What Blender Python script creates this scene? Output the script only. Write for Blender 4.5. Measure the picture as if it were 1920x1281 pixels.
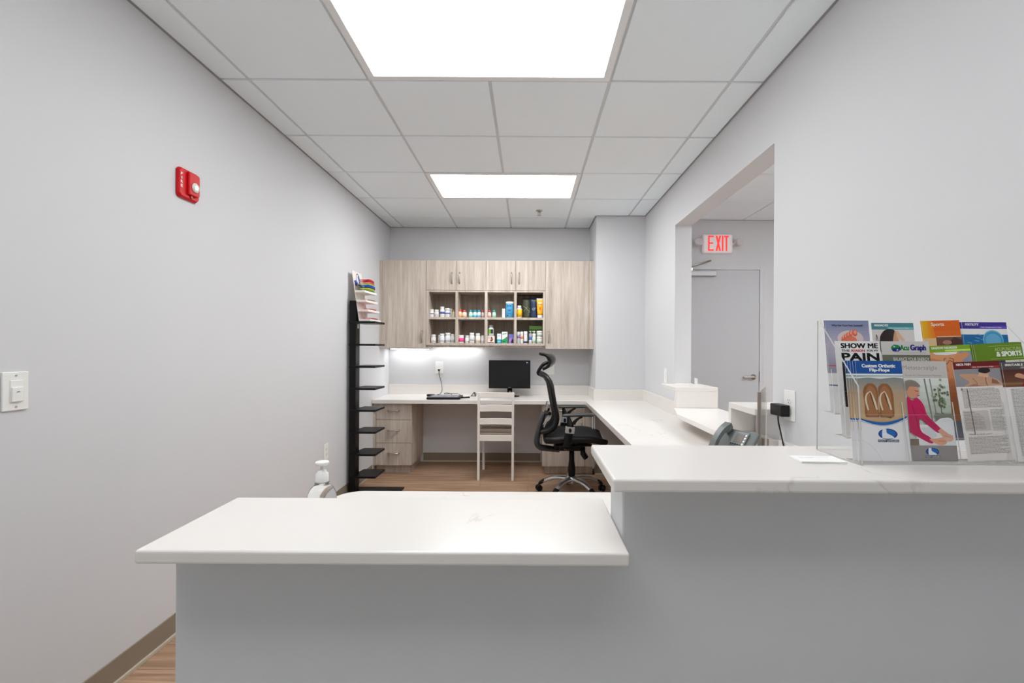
import bpy, bmesh, math, random
from mathutils import Vector, Matrix
random.seed(7)
R = math.radians
for o in list(bpy.data.objects): bpy.data.objects.remove(o)
SC = bpy.context.scene
COL = SC.collection

# ------------------------------------------------------------------ camera, world, exposure
F = 854.0; VPX, VPY = 991.0, 651.0; CAMZ = 1.30; ROLL = R(0.33)
cam_d = bpy.data.cameras.new('camera'); cam = bpy.data.objects.new('camera', cam_d); COL.objects.link(cam)
cam_d.sensor_width = 36; cam_d.sensor_fit = 'HORIZONTAL'; cam_d.lens = F*36/1920
cam_d.shift_x = -(VPX-960)/1920; cam_d.shift_y = (VPY-640.5)/1920
cam_d.clip_start = 0.02
cam.matrix_world = Matrix.Translation((0, 0, CAMZ)) @ Matrix.Rotation(R(90), 4, 'X') @ Matrix.Rotation(ROLL, 4, 'Z')
SC.camera = cam
vs = SC.view_settings
vs.view_transform = 'Standard'; vs.look = 'None'; vs.gamma = 1; vs.use_curve_mapping = False; vs.exposure = 0.0
SC.cycles.max_bounces = 16; SC.cycles.diffuse_bounces = 10; SC.cycles.transparent_max_bounces = 32
wd = bpy.data.worlds.new('world'); SC.world = wd; wd.use_nodes = True
wd.node_tree.nodes['Background'].inputs[0].default_value = (0.9, 0.95, 1, 1)
wd.node_tree.nodes['Background'].inputs[1].default_value = 0.3
PANEL = 10.5; BACK_PANEL = 18.0; LOBBY_PANEL = 5.5          # emission of the ceiling light panels
HALL_PANEL = 21.0
LED = 16.0            # strip light under the wall cabinet

# ------------------------------------------------------------------ room measures (metres; camera stands at x=0,y=0)
XL, XR, YB, ZC = -1.575, 1.19, 5.15, 2.647
WT = 0.135                       # right wall thickness
PX, PY = 0.687, 4.655            # pillar in the back right corner
OY0, OY1, OZ = 2.214, 3.71, 2.30 # opening in the right wall
YH = 4.79                        # hall end wall
GX, GY = -0.205, 2.305           # ceiling grid origin
T = 0.61

def wp(px, py, Y):
    a, b = px-VPX, py-VPY
    x = a + b*ROLL; y = b - a*ROLL
    return (x*Y/F, Y, CAMZ - y*Y/F)

# ------------------------------------------------------------------ materials
def lin(c):
    return tuple(((v/255)/12.92 if v/255 <= 0.04045 else ((v/255+0.055)/1.055)**2.4) for v in c)
MATS = {}
def mat(name, rgb, rough=0.5, metal=0.0, var=0.04, scale=40, spec=0.5, bump=0.0, emit=0.0, coat=0.0):
    if name in MATS: return MATS[name]
    m = bpy.data.materials.new(name); m.use_nodes = True; MATS[name] = m
    nt = m.node_tree; b = nt.nodes['Principled BSDF']; c = lin(rgb)
    b.inputs['Roughness'].default_value = rough; b.inputs['Metallic'].default_value = metal
    b.inputs['Specular IOR Level'].default_value = spec
    b.inputs['Coat Weight'].default_value = coat
    tc = nt.nodes.new('ShaderNodeTexCoord'); n = nt.nodes.new('ShaderNodeTexNoise')
    n.inputs['Scale'].default_value = scale; n.inputs['Detail'].default_value = 4
    nt.links.new(tc.outputs['Object'], n.inputs['Vector'])
    mx = nt.nodes.new('ShaderNodeMix'); mx.data_type = 'RGBA'
    mx.inputs[6].default_value = (*[v*(1-var) for v in c], 1); mx.inputs[7].default_value = (*[min(1, v*(1+var)) for v in c], 1)
    nt.links.new(n.outputs['Fac'], mx.inputs[0]); nt.links.new(mx.outputs[2], b.inputs['Base Color'])
    if bump:
        bp = nt.nodes.new('ShaderNodeBump'); bp.inputs['Strength'].default_value = bump; bp.inputs['Distance'].default_value = 0.002
        nt.links.new(n.outputs['Fac'], bp.inputs['Height']); nt.links.new(bp.outputs[0], b.inputs['Normal'])
    if emit:
        b.inputs['Emission Color'].default_value = (*c, 1); b.inputs['Emission Strength'].default_value = emit
    return m
def ink(rgb):
    k = 'print_%02x%02x%02x' % tuple(rgb)
    if k in MATS: return MATS[k]
    m = bpy.data.materials.new(k); m.use_nodes = True; MATS[k] = m
    b = m.node_tree.nodes['Principled BSDF']; b.inputs['Base Color'].default_value = (*lin(rgb), 1)
    b.inputs['Roughness'].default_value = 0.45; b.inputs['Specular IOR Level'].default_value = 0.25
    return m
def wood_mat(name, c1, c2, axis='Z', rough=0.5):
    m = bpy.data.materials.new(name); m.use_nodes = True; MATS[name] = m
    nt = m.node_tree; b = nt.nodes['Principled BSDF']; b.inputs['Roughness'].default_value = rough
    b.inputs['Specular IOR Level'].default_value = 0.3
    tc = nt.nodes.new('ShaderNodeTexCoord'); mp = nt.nodes.new('ShaderNodeMapping')
    mp.inputs['Scale'].default_value = {'Z': (22, 22, 1.1), 'X': (1.1, 22, 22)}[axis]
    geo = nt.nodes.new('ShaderNodeNewGeometry')
    nt.links.new(geo.outputs['Position'], mp.inputs['Vector'])
    n = nt.nodes.new('ShaderNodeTexNoise'); n.inputs['Scale'].default_value = 1.3; n.inputs['Detail'].default_value = 6; n.inputs['Roughness'].default_value = 0.6; n.inputs['Distortion'].default_value = 0.4
    nt.links.new(mp.outputs[0], n.inputs['Vector'])
    n2 = nt.nodes.new('ShaderNodeTexNoise'); n2.inputs['Scale'].default_value = 7; n2.inputs['Detail'].default_value = 3
    nt.links.new(mp.outputs[0], n2.inputs['Vector'])
    ma = nt.nodes.new('ShaderNodeMath'); ma.operation = 'MULTIPLY_ADD'; ma.inputs[1].default_value = 0.35
    nt.links.new(n2.outputs['Fac'], ma.inputs[0]); nt.links.new(n.outputs['Fac'], ma.inputs[2])
    rp = nt.nodes.new('ShaderNodeValToRGB')
    rp.color_ramp.elements[0].position = 0.45; rp.color_ramp.elements[0].color = (*lin(c1), 1)
    rp.color_ramp.elements[1].position = 0.88; rp.color_ramp.elements[1].color = (*lin(c2), 1)
    nt.links.new(ma.outputs[0], rp.inputs['Fac']); nt.links.new(rp.outputs['Color'], b.inputs['Base Color'])
    return m
def floor_mat():
    m = bpy.data.materials.new('plank_floor'); m.use_nodes = True
    nt = m.node_tree; b = nt.nodes['Principled BSDF']; b.inputs['Roughness'].default_value = 0.42
    geo = nt.nodes.new('ShaderNodeNewGeometry')
    br = nt.nodes.new('ShaderNodeTexBrick'); br.offset = 0.37
    br.inputs['Scale'].default_value = 1; br.inputs['Brick Width'].default_value = 1.22; br.inputs['Row Height'].default_value = 0.152
    br.inputs['Mortar Size'].default_value = 0.0016; br.inputs['Bias'].default_value = 0
    br.inputs['Color1'].default_value = (*lin((182, 150, 124)), 1); br.inputs['Color2'].default_value = (*lin((164, 132, 106)), 1)
    br.inputs['Mortar'].default_value = (*lin((110, 84, 70)), 1)
    nt.links.new(geo.outputs['Position'], br.inputs['Vector'])
    mp = nt.nodes.new('ShaderNodeMapping'); mp.inputs['Scale'].default_value = (1.5, 24, 1)
    nt.links.new(geo.outputs['Position'], mp.inputs['Vector'])
    n = nt.nodes.new('ShaderNodeTexNoise'); n.inputs['Scale'].default_value = 1.6; n.inputs['Detail'].default_value = 7; n.inputs['Distortion'].default_value = 0.8
    nt.links.new(mp.outputs[0], n.inputs['Vector'])
    rp = nt.nodes.new('ShaderNodeValToRGB'); rp.color_ramp.elements[0].position = 0.3; rp.color_ramp.elements[0].color = (0.55, 0.53, 0.52, 1)
    rp.color_ramp.elements[1].position = 0.7; rp.color_ramp.elements[1].color = (1.25, 1.22, 1.2, 1)
    nt.links.new(n.outputs['Fac'], rp.inputs['Fac'])
    mx = nt.nodes.new('ShaderNodeMix'); mx.data_type = 'RGBA'; mx.blend_type = 'MULTIPLY'; mx.inputs[0].default_value = 1
    nt.links.new(br.outputs['Color'], mx.inputs[6]); nt.links.new(rp.outputs['Color'], mx.inputs[7])
    nt.links.new(mx.outputs[2], b.inputs['Base Color'])
    return m
def quartz_mat():
    m = bpy.data.materials.new('white_quartz'); m.use_nodes = True
    nt = m.node_tree; b = nt.nodes['Principled BSDF']; b.inputs['Roughness'].default_value = 0.24
    b.inputs['Specular IOR Level'].default_value = 0.4
    geo = nt.nodes.new('ShaderNodeNewGeometry')
    n = nt.nodes.new('ShaderNodeTexNoise'); n.inputs['Scale'].default_value = 2.6; n.inputs['Detail'].default_value = 8; n.inputs['Distortion'].default_value = 1.4
    nt.links.new(geo.outputs['Position'], n.inputs['Vector'])
    a = nt.nodes.new('ShaderNodeMath'); a.operation = 'SUBTRACT'; a.inputs[1].default_value = 0.5
    nt.links.new(n.outputs['Fac'], a.inputs[0])
    ab = nt.nodes.new('ShaderNodeMath'); ab.operation = 'ABSOLUTE'; nt.links.new(a.outputs[0], ab.inputs[0])
    n2 = nt.nodes.new('ShaderNodeTexNoise'); n2.inputs['Scale'].default_value = 3.3; n2.inputs['Detail'].default_value = 2
    nt.links.new(geo.outputs['Position'], n2.inputs['Vector'])
    ma = nt.nodes.new('ShaderNodeMath'); ma.operation = 'GREATER_THAN'; ma.inputs[1].default_value = 0.56
    mr = nt.nodes.new('ShaderNodeMapRange'); mr.inputs[1].default_value = 0.5; mr.inputs[2].default_value = 0.68; mr.inputs[3].default_value = 1.0; mr.inputs[4].default_value = 0.0
    nt.links.new(n2.outputs['Fac'], mr.inputs[0])
    ad = nt.nodes.new('ShaderNodeMath'); ad.operation = 'MULTIPLY_ADD'; ad.inputs[1].default_value = 0.05
    nt.links.new(mr.outputs[0], ad.inputs[0]); nt.links.new(ab.outputs[0], ad.inputs[2])
    rp = nt.nodes.new('ShaderNodeValToRGB')
    rp.color_ramp.elements[0].position = 0.0; rp.color_ramp.elements[0].color = (*lin((210, 204, 199)), 1)
    rp.color_ramp.elements[1].position = 0.014; rp.color_ramp.elements[1].color = (*lin((228, 223, 218)), 1)
    nt.links.new(ad.outputs[0], rp.inputs['Fac']); nt.links.new(rp.outputs['Color'], b.inputs['Base Color'])
    return m
def clear_mat(name, tint=(0.993, 0.995, 0.995), fac=0.02, rough=0.03):
    m = bpy.data.materials.new(name); m.use_nodes = True
    nt = m.node_tree; nt.nodes.remove(nt.nodes['Principled BSDF']); out = nt.nodes['Material Output']
    t = nt.nodes.new('ShaderNodeBsdfTransparent'); t.inputs[0].default_value = (*tint, 1)
    g = nt.nodes.new('ShaderNodeBsdfGlossy'); g.inputs['Roughness'].default_value = rough
    fr = nt.nodes.new('ShaderNodeLayerWeight'); fr.inputs['Blend'].default_value = 0.08
    ma = nt.nodes.new('ShaderNodeMath'); ma.operation = 'MULTIPLY_ADD'; ma.inputs[1].default_value = 0.5; ma.inputs[2].default_value = fac*0.5
    nt.links.new(fr.outputs['Fresnel'], ma.inputs[0])
    mx = nt.nodes.new('ShaderNodeMixShader'); nt.links.new(ma.outputs[0], mx.inputs[0])
    nt.links.new(t.outputs[0], mx.inputs[1]); nt.links.new(g.outputs[0], mx.inputs[2]); nt.links.new(mx.outputs[0], out.inputs[0])
    return m
def emit_mat(name, strength, rgb=(.972, 1, 1.012)):
    m = bpy.data.materials.new(name); m.use_nodes = True
    nt = m.node_tree; nt.nodes.remove(nt.nodes['Principled BSDF'])
    e = nt.nodes.new('ShaderNodeEmission'); e.inputs[0].default_value = (*rgb, 1); e.inputs[1].default_value = strength
    nt.links.new(e.outputs[0], nt.nodes['Material Output'].inputs[0]); return m

WALL = mat('grey_wall_paint', (213, 213, 215), 0.75, var=0.01, scale=180, bump=0.08, spec=0.25)
CEIL = mat('ceiling_tile', (240, 247, 251), 0.9, var=0.03, scale=260, bump=0.25, spec=0.1)
GRID = mat('grid_white_shaded', (212, 213, 214), 0.5, var=0.01)  # white grid toned grey, shade of the reveal put into its colour
TRIMG = mat('wall_angle_grey', (150, 150, 150), 0.5, var=0.01)
BASE = mat('taupe_vinyl', (139, 126, 110), 0.55, var=0.03)
LIP = mat('vinyl_lip_lit', (190, 178, 160), 0.5, var=0.02)  # lighter beige stands for light reflected by the cove toe
FLOOR = floor_mat(); QUARTZ = quartz_mat()
WOOD = wood_mat('taupe_wood_laminate', (170, 156, 143), (212, 200, 188))
WOODIN = wood_mat('taupe_wood_carcass', (140, 128, 117), (165, 153, 142))
STEEL = mat('brushed_steel', (196, 190, 182), 0.3, 0.95, var=0.03)
DOORM = mat('grey_door_paint', (196, 197, 200), 0.5, var=0.01)
WHITE = mat('white_plastic', (240, 239, 236), 0.35, var=0.01)
CREAM = mat('white_painted_wood', (236, 229, 222), 0.45, var=0.02)
TAUPE = mat('brown_seat_wood', (150, 134, 120), 0.5, var=0.06)
BLACK = mat('black_plastic', (17, 17, 18), 0.4, spec=.3, var=0.05)
BLACKG = mat('gloss_black', (14, 14, 15), 0.15, var=0.02)
RACKB = mat('black_laminate_board', (17, 17, 17), 0.42, spec=.22, var=0.1, scale=300)
MESHF = mat('black_mesh_fabric', (22, 23, 24), 0.8, var=0.3, scale=500, bump=0.3)
GREYPL = mat('grey_plastic', (168, 166, 164), 0.4, var=0.02)
ALU = mat('polished_aluminium', (205, 205, 205), 0.28, 0.9, var=0.02)
DGREY = mat('dark_grey_plastic', (52, 54, 56), 0.35, var=0.03)
RED = mat('red_plastic', (204, 16, 26), 0.45, var=0.02, spec=.25)
CLEAR = clear_mat('clear_acrylic'); SHEEN = clear_mat('sheen_acrylic', (.93, .93, .92), .5, .25)  # second one: extra gloss and tint put in for the edge-on white reflection
EDGE = mat('acrylic_edge', (214, 212, 208), 0.3, var=0.02)
EDGEB = mat('acrylic_edge_brown', (148, 134, 124), 0.3, var=0.05)
PAPER = mat('white_paper', (250, 248, 246), 0.6, var=0.01)

# ------------------------------------------------------------------ mesh builder
class MB:
    def __init__(s): s.v = []; s.f = []; s.m = []; s.sm = []
    def add(s, vs, fs, mi=0, smooth=False):
        b = len(s.v); s.v += [tuple(p) for p in vs]
        for f in fs: s.f.append([b+i for i in f]); s.m.append(mi); s.sm.append(smooth)
    def box(s, x0, x1, y0, y1, z0, z1, mi=0, M=None):
        p = [(x, y, z) for z in (z0, z1) for y in (y0, y1) for x in (x0, x1)]
        if M: p = [M @ Vector(q) for q in p]
        s.add(p, [(0, 2, 3, 1), (4, 5, 7, 6), (0, 1, 5, 4), (2, 6, 7, 3), (0, 4, 6, 2), (1, 3, 7, 5)], mi); return s
    def prism(s, poly, t0, t1, axis='z', mi=0, side=None, M=None, smooth=False):
        n = len(poly)
        def P(a, b, t): return {'z': (a, b, t), 'x': (t, a, b), 'y': (a, t, b)}[axis]
        vs = [P(a, b, t0) for a, b in poly] + [P(a, b, t1) for a, b in poly]
        if M: vs = [M @ Vector(q) for q in vs]
        s.add(vs, [list(range(n))[::-1], list(range(n, 2*n))], mi)
        b = len(s.v)-2*n; sd = mi if side is None else side
        for i in range(n):
            j = (i+1) % n; s.f.append([b+i, b+j, b+n+j, b+n+i]); s.m.append(sd); s.sm.append(smooth)
        return s
    def lathe(s, prof, c=(0, 0, 0), n=20, mi=0, M=None, sx=1, sy=1):
        vs = []; fs = []
        for r, z in prof:
            for k in range(n):
                a = 2*math.pi*k/n; vs.append((c[0]+r*math.cos(a)*sx, c[1]+r*math.sin(a)*sy, c[2]+z))
        for i in range(len(prof)-1):
            for k in range(n):
                k2 = (k+1) % n; fs.append((i*n+k, i*n+k2, (i+1)*n+k2, (i+1)*n+k))
        if M: vs = [M @ Vector(q) for q in vs]
        s.add(vs, fs, mi, True)
        b = len(s.v)-len(vs)
        if prof[0][0] > 1e-5: s.f.append([b+k for k in range(n)][::-1]); s.m.append(mi); s.sm.append(False)
        if prof[-1][0] > 1e-5: s.f.append([b+(len(prof)-1)*n+k for k in range(n)]); s.m.append(mi); s.sm.append(False)
        return s
    def tube(s, pts, r, n=10, mi=0, sub=0, flat=None, up=None):
        """sweep; r number or list; flat=(a,b) scales the section along side / up"""
        pts = [Vector(p) for p in pts]
        rs = list(r) if isinstance(r, (list, tuple)) else [r]*len(pts)
        if sub:
            np_, nr = [], []
            for i in range(len(pts)-1):
                p0 = pts[max(0, i-1)]; p1 = pts[i]; p2 = pts[i+1]; p3 = pts[min(len(pts)-1, i+2)]
                for k in range(sub):
                    t = k/sub
                    np_.append(0.5*((2*p1)+(p2-p0)*t+(2*p0-5*p1+4*p2-p3)*t*t+(3*p1-p0-3*p2+p3)*t**3)); nr.append(rs[i]*(1-t)+rs[i+1]*t)
            np_.append(pts[-1]); nr.append(rs[-1]); pts, rs = np_, nr
        fa, fb = flat or (1, 1)
        up = Vector(up) if up else None
        vs = []; fs = []; prev = None
        for i, p in enumerate(pts):
            d = (pts[min(i+1, len(pts)-1)]-pts[max(0, i-1)]).normalized()
            if up: a = up.cross(d)
            elif prev is None:
                a = d.cross(Vector((0, 0, 1)))
                if a.length < 1e-3: a = d.cross(Vector((0, 1, 0)))
            else: a = prev - d*prev.dot(d)
            a.normalize(); prev = a; b = d.cross(a)
            for k in range(n):
                t = 2*math.pi*k/n + (math.pi/4 if n == 4 else 0); vs.append(p + a*(math.cos(t)*rs[i]*fa) + b*(math.sin(t)*rs[i]*fb))
        for i in range(len(pts)-1):
            for k in range(n):
                k2 = (k+1) % n; fs.append((i*n+k, i*n+k2, (i+1)*n+k2, (i+1)*n+k))
        s.add(vs, fs, mi, n > 4); b = len(s.v)-len(vs)
        s.f.append([b+k for k in range(n)][::-1]); s.m.append(mi); s.sm.append(False)
        s.f.append([b+(len(pts)-1)*n+k for k in range(n)]); s.m.append(mi); s.sm.append(False)
        return s
    def sheet(s, fn, nu, nv, th, mi=0):
        P = [[Vector(fn(i/nu, j/nv)) for j in range(nv+1)] for i in range(nu+1)]
        top, bot = [], []
        for i in range(nu+1):
            for j in range(nv+1):
                du = P[min(i+1, nu)][j]-P[max(i-1, 0)][j]; dv = P[i][min(j+1, nv)]-P[i][max(j-1, 0)]
                nn = du.cross(dv); nn.normalize(); top.append(P[i][j]); bot.append(P[i][j]-nn*th)
        w = nv+1; N = len(top); fs = []
        for i in range(nu):
            for j in range(nv):
                q = (i*w+j, (i+1)*w+j, (i+1)*w+j+1, i*w+j+1); fs.append(q); fs.append(tuple(N+k for k in q[::-1]))
        ring = [i*w for i in range(nu+1)] + [nu*w+j for j in range(1, nv+1)] + [i*w+nv for i in range(nu-1, -1, -1)] + [j for j in range(nv-1, 0, -1)]
        for a, b in zip(ring, ring[1:]+ring[:1]): fs.append((a, N+a, N+b, b))
        s.add(top+bot, fs, mi, True); return s
    def build(s, name, mats, parent=None, bevel=0, seg=2, loc=None, subsurf=0):
        me = bpy.data.meshes.new(name); me.from_pydata(s.v, [], s.f)
        for m in (mats if isinstance(mats, (list, tuple)) else [mats]): me.materials.append(m)
        me.polygons.foreach_set('material_index', s.m); me.polygons.foreach_set('use_smooth', s.sm)
        bm = bmesh.new(); bm.from_mesh(me); bmesh.ops.recalc_face_normals(bm, faces=bm.faces); bm.to_mesh(me); bm.free()
        me.update()
        o = bpy.data.objects.new(name, me); COL.objects.link(o)
        if parent is not None: o.parent = parent
        if loc is not None: o.location = loc
        if bevel:
            md = o.modifiers.new('bevel', 'BEVEL'); md.width = bevel; md.segments = seg; md.limit_method = 'ANGLE'; md.angle_limit = R(40)
        if subsurf:
            md = o.modifiers.new('sub', 'SUBSURF'); md.levels = subsurf; md.render_levels = subsurf
        return o

def tag(o, label=None, cat=None, group=None, kind=None):
    if label: o['label'] = label
    if cat: o['category'] = cat
    if group: o['group'] = group
    if kind: o['kind'] = kind
    return o
def thing(name, label, cat, loc=(0, 0, 0), rz=0, group=None):
    o = bpy.data.objects.new(name, None); COL.objects.link(o); o.empty_display_size = 0.05
    o.location = loc; o.rotation_euler = (0, 0, rz); return tag(o, label, cat, group)
def struct(o, label=None, cat=None): return tag(o, label, cat, None, 'structure')
def copy_tree(o, parent=None):
    c = o.copy(); COL.objects.link(c); c.parent = parent
    for ch in list(o.children): copy_tree(ch, c)
    return c
TXT = {}
def text_geo(s, bold=0.0):
    k = (s, bold)
    if k not in TXT:
        cu = bpy.data.curves.new('t', 'FONT'); cu.body = s; cu.offset = bold; cu.resolution_u = 3
        ob = bpy.data.objects.new('t', cu); COL.objects.link(ob)
        dg = bpy.context.evaluated_depsgraph_get(); me = ob.evaluated_get(dg).to_mesh()
        vs = [(v.co.x, v.co.y) for v in me.vertices]; fs = [list(p.vertices) for p in me.polygons]
        ob.evaluated_get(dg).to_mesh_clear(); bpy.data.objects.remove(ob); bpy.data.curves.remove(cu)
        xs = [p[0] for p in vs]; ys = [p[1] for p in vs]
        x0, x1, y0, y1 = min(xs), max(xs), min(ys), max(ys)
        TXT[k] = ([((x-x0)/(x1-x0), (y-y0)/(y1-y0)) for x, y in vs], fs)
    return TXT[k]

def acrylic(mb, name, parent):
    """clear sheet: broad faces clear, thin faces frosted edge"""
    o = mb.build(name, [CLEAR, EDGE], parent); big = max(p.area for p in o.data.polygons)
    for p in o.data.polygons: p.material_index = 0 if p.area > big*.3 else 1
    return o
# ================================================================== SETTING
YF = -3.2                       # lobby end behind the camera
XH = 3.6                        # hall right wall
m = MB().box(XL-.1, XH+.1, .6, YB+.1, -.1, 0); struct(m.build('floor', FLOOR), 'brown wood plank floor', 'floor')
m = MB().box(XL-.1, XH+.1, YF-.1, .6, -.1, 0); struct(m.build('floor_lobby', mat('pale_bounce_floor', (226, 222, 214), .4, var=.02)), 'unseen waiting area floor, made pale to bounce light up', 'floor')  # out of view; pale tile invented to bounce light onto the ceiling
# lay-in ceiling: tiles hang a little below the metal grid, so the grid sits in a shallow reveal
GZ = .011
FIX = [(GX, GY-T/2), (GX, GY+2.5*T), (GX-T, GY-3.5*T), (GX+T, GY-3.5*T), (GX+4*T+.62, GY+.5*T), (GX+4*T+.62, GY-3.5*T)]
m = MB().box(XL-.1, XH+.1, YF-.1, YB+.1, ZC+GZ+.0005, ZC+.1)
def axis(lo, hi, o):
    k = math.ceil((lo-o)/T); a = [lo]
    while o+k*T < hi-.001:
        if o+k*T > lo+.001: a.append(o+k*T)
        k += 1
    return a+[hi]
ge = .009; bars = MB()
for x0, x1, y0, y1, ox_ in ((XL, XR, YF, YB, GX), (XR+WT, XH, YF, YH, GX+.62)):
    ax, ay = axis(x0, x1, ox_), axis(y0, y1, GY)
    for a, b in zip(ax, ax[1:]):
        for c, d in zip(ay, ay[1:]):
            if any(abs((a+b)/2-fx) < T and abs((c+d)/2-fy) < T/2 for fx, fy in FIX): continue
            q = (a+(ge if a > x0 else .003), b-(ge if b < x1 else .003), c+(ge if c > y0 else .003), d-(ge if d < y1 else .003))
            m.box(*q, ZC, ZC+GZ)
    for v in ax[1:-1]: bars.box(v-.012, v+.012, y0, y1, ZC+GZ-.003, ZC+GZ)
    for v in ay[1:-1]: bars.box(x0, x1, v-.012, v+.012, ZC+GZ-.0032, ZC+GZ)
struct(m.build('ceiling', CEIL, bevel=.0015, seg=1), 'suspended ceiling of white square tiles', 'ceiling')
struct(bars.build('trim_1', GRID), 'white metal grid of the suspended ceiling', 'ceiling grid')
m = MB()
for a in ((XL, XL+.012, YF, YB), (XR-.012, XR, YF, PY), (XL, PX, YB-.012, YB), (PX-.012, PX, PY, YB), (PX, XR, PY-.012, PY), (XR+WT, XH, YH-.012, YH)):
    m.box(*a, ZC-.002, ZC-.0003)
struct(m.build('trim_2', TRIMG), 'grey wall angle along the ceiling edge', 'ceiling trim')

struct(MB().box(XL-.1, XL, YF, YB, 0, ZC+.011).build('wall_left', WALL), 'long pale grey left wall', 'wall')
struct(MB().box(XL, PX+.02, YB, YB+.1, 0, ZC+.011).build('wall_back', WALL), 'grey back wall behind the desk', 'wall')
struct(MB().box(PX, XR, PY, YB+.1, 0, ZC+.011).build('wall_pillar', WALL), 'grey boxed-out corner right of the wall cabinets', 'wall')
m = MB().box(XR, XR+WT, OY1, YB, 0, ZC+.011).box(XR, XR+WT, YF, OY0, 0, ZC+.011).box(XR, XR+WT, OY0, OY1, OZ, ZC+.011)
m.box(XR, XR+WT, OY0, 2.385, 0, .984).box(XR, XR+WT, 2.385, 3.335, 0, .835).box(XR, XR+WT, 3.335, OY1, 0, .984)
struct(m.build('wall_right', WALL), 'grey right wall with a large pass-through opening', 'wall')
struct(MB().box(XL-.1, XH+.1, YF-.1, YF, 0, ZC+.011).build('wall_front', WALL), 'grey wall of the waiting area', 'wall')
struct(MB().box(XH, XH+.1, YF, YH, 0, ZC+.011).build('wall_hall_right', WALL), 'grey far side wall of the hall', 'wall')
# hall end wall with the door let in
DX0, DX1, DZ = 1.52, 2.425, 2.125
m = MB().box(XR+WT, DX0, YH, YH+.12, 0, ZC+.011).box(DX1, XH+.1, YH, YH+.12, 0, ZC+.011).box(DX0, DX1, YH, YH+.12, DZ, ZC+.011)
struct(m.build('wall_hall_back', WALL), 'grey hall end wall with the door and exit sign', 'wall')
d = struct(MB().box(DX0+.002, DX1-.0025, YH-.004, YH+.045, .008, DZ-.002).build('door_1', DOORM, bevel=.002), 'plain grey flush door seen through the opening', 'door')
h = MB().lathe([(.028, 0), (.028, .008), (.012, .012), (.011, .05)], n=20, M=Matrix.Translation((DX1-.062, YH-.0045, 1.0)) @ Matrix.Rotation(R(90), 4, 'X'))
h.tube([(DX1-.062, YH-.036, 1.0), (DX1-.075, YH-.042, 1.0), (DX1-.185, YH-.04, .998)], .0095, sub=4)
h.build('door_handle', STEEL, d)
h = MB().box(1.64, 1.955, YH-.055, YH-.0045, 2.052, 2.105)
h.build('door_closer', mat('closer_grey', (176, 176, 178), .4, .3), d, bevel=.006)
h = MB().tube([(1.70, YH-.03, 2.112), (1.66, YH-.09, 2.135), (1.90, YH-.03, 2.215)], .010, n=6).box(1.66, 1.70, YH-.06, YH-.03, 2.1055, 2.135)
h.build('closer_arm', STEEL, d)
m = MB().box(DX0-.045, DX0, YH-.010, YH+.03, 0, DZ+.045).box(DX1, DX1+.045, YH-.010, YH+.03, 0, DZ+.045).box(DX0, DX1, YH-.010, YH+.03, DZ, DZ+.045)
m.box(DX0-.001, DX0+.012, YH+.046, YH+.07, 0, DZ).box(DX1-.012, DX1, YH+.046, YH+.07, 0, DZ)
struct(m.build('trim_3', mat('door_frame_paint', (205, 206, 208), .4, var=.01), bevel=.002), 'pale grey frame round the hall door', 'door frame')
struct(MB().box(DX1-.0035, DX1+.001, YH-.013, YH-.012, .95, 1.06).build('trim_4', BLACK), 'dark strike plate beside the door handle', 'strike plate')
# baseboards
def baseboard(name, label, runs):
    m = MB()
    for x0, x1, y0, y1, nx, ny in runs:
        m.box(min(x0, x0+nx*.006 if x0 == x1 else x0), max(x1, x1+nx*.006 if x0 == x1 else x1),
              min(y0, y0+ny*.006 if y0 == y1 else y0), max(y1, y1+ny*.006 if y0 == y1 else y1), .016, .102, 0)
        m.box(min(x0, x0+nx*.014 if x0 == x1 else x0), max(x1, x1+nx*.014 if x0 == x1 else x1),
              min(y0, y0+ny*.014 if y0 == y1 else y0), max(y1, y1+ny*.014 if y0 == y1 else y1), 0, .016, 1)
    struct(m.build(name, [BASE, LIP], bevel=.002), label, 'baseboard')
baseboard('baseboard_left', 'taupe vinyl baseboard along the left wall', [(XL, XL, YF, 4.6, 1, 0)])
baseboard('baseboard_back', 'taupe vinyl baseboard under the back desk', [(-1.18, .14, YB, YB, 0, -1)])
baseboard('baseboard_right', 'taupe vinyl baseboard below the right worktop', [(XR, XR, 1.01, PY, -1, 0), (PX, XR, PY, PY, 0, -1)])
# reception half wall (stepped)
WX0, WX1, WY0, WY1 = -.683, .183, .883, 1.006
m = MB().prism([(WX0, 0), (XR, 0), (XR, 1.0425), (WX1, 1.0425), (WX1, .9105), (WX0, .9105)], WY0, WY1, 'y')
struct(m.build('wall_counter', WALL, bevel=.004), 'stepped grey half wall under the reception ledges', 'half wall')

# ================================================================== CEILING LIGHTS
def ceiling_light(label, cx, cy, lx, ly, strength, group):
    t = thing('ceiling_light', label, 'ceiling light', (cx, cy, ZC), group=group)
    a, b = lx/2, ly/2; w = .034
    f = MB()
    for q in ((-a, a, -b, -b+w), (-a, a, b-w, b), (-a, -a+w, -b+w, b-w), (a-w, a, -b+w, b-w)): f.box(*q, -.004, .010)
    f.build('frame', mat('luminaire_frame_white', (236, 236, 236), .4, var=.01), t, bevel=.002)
    MB().box(-a+w+.001, a-w-.001, -b+w+.001, b-w-.001, -.0015, .010).build('diffuser', emit_mat('lit_diffuser', strength), t)
    return t
GRPL = 'flat panel ceiling lights'
ceiling_light('large bright ceiling panel nearest the camera, cut by the top edge', GX, GY-T/2, 2*T-.01, T-.01, PANEL, GRPL)
ceiling_light('smaller looking ceiling panel near the back wall cabinets', GX, GY+2.5*T, 2*T-.01, T-.01, BACK_PANEL, GRPL)
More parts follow.
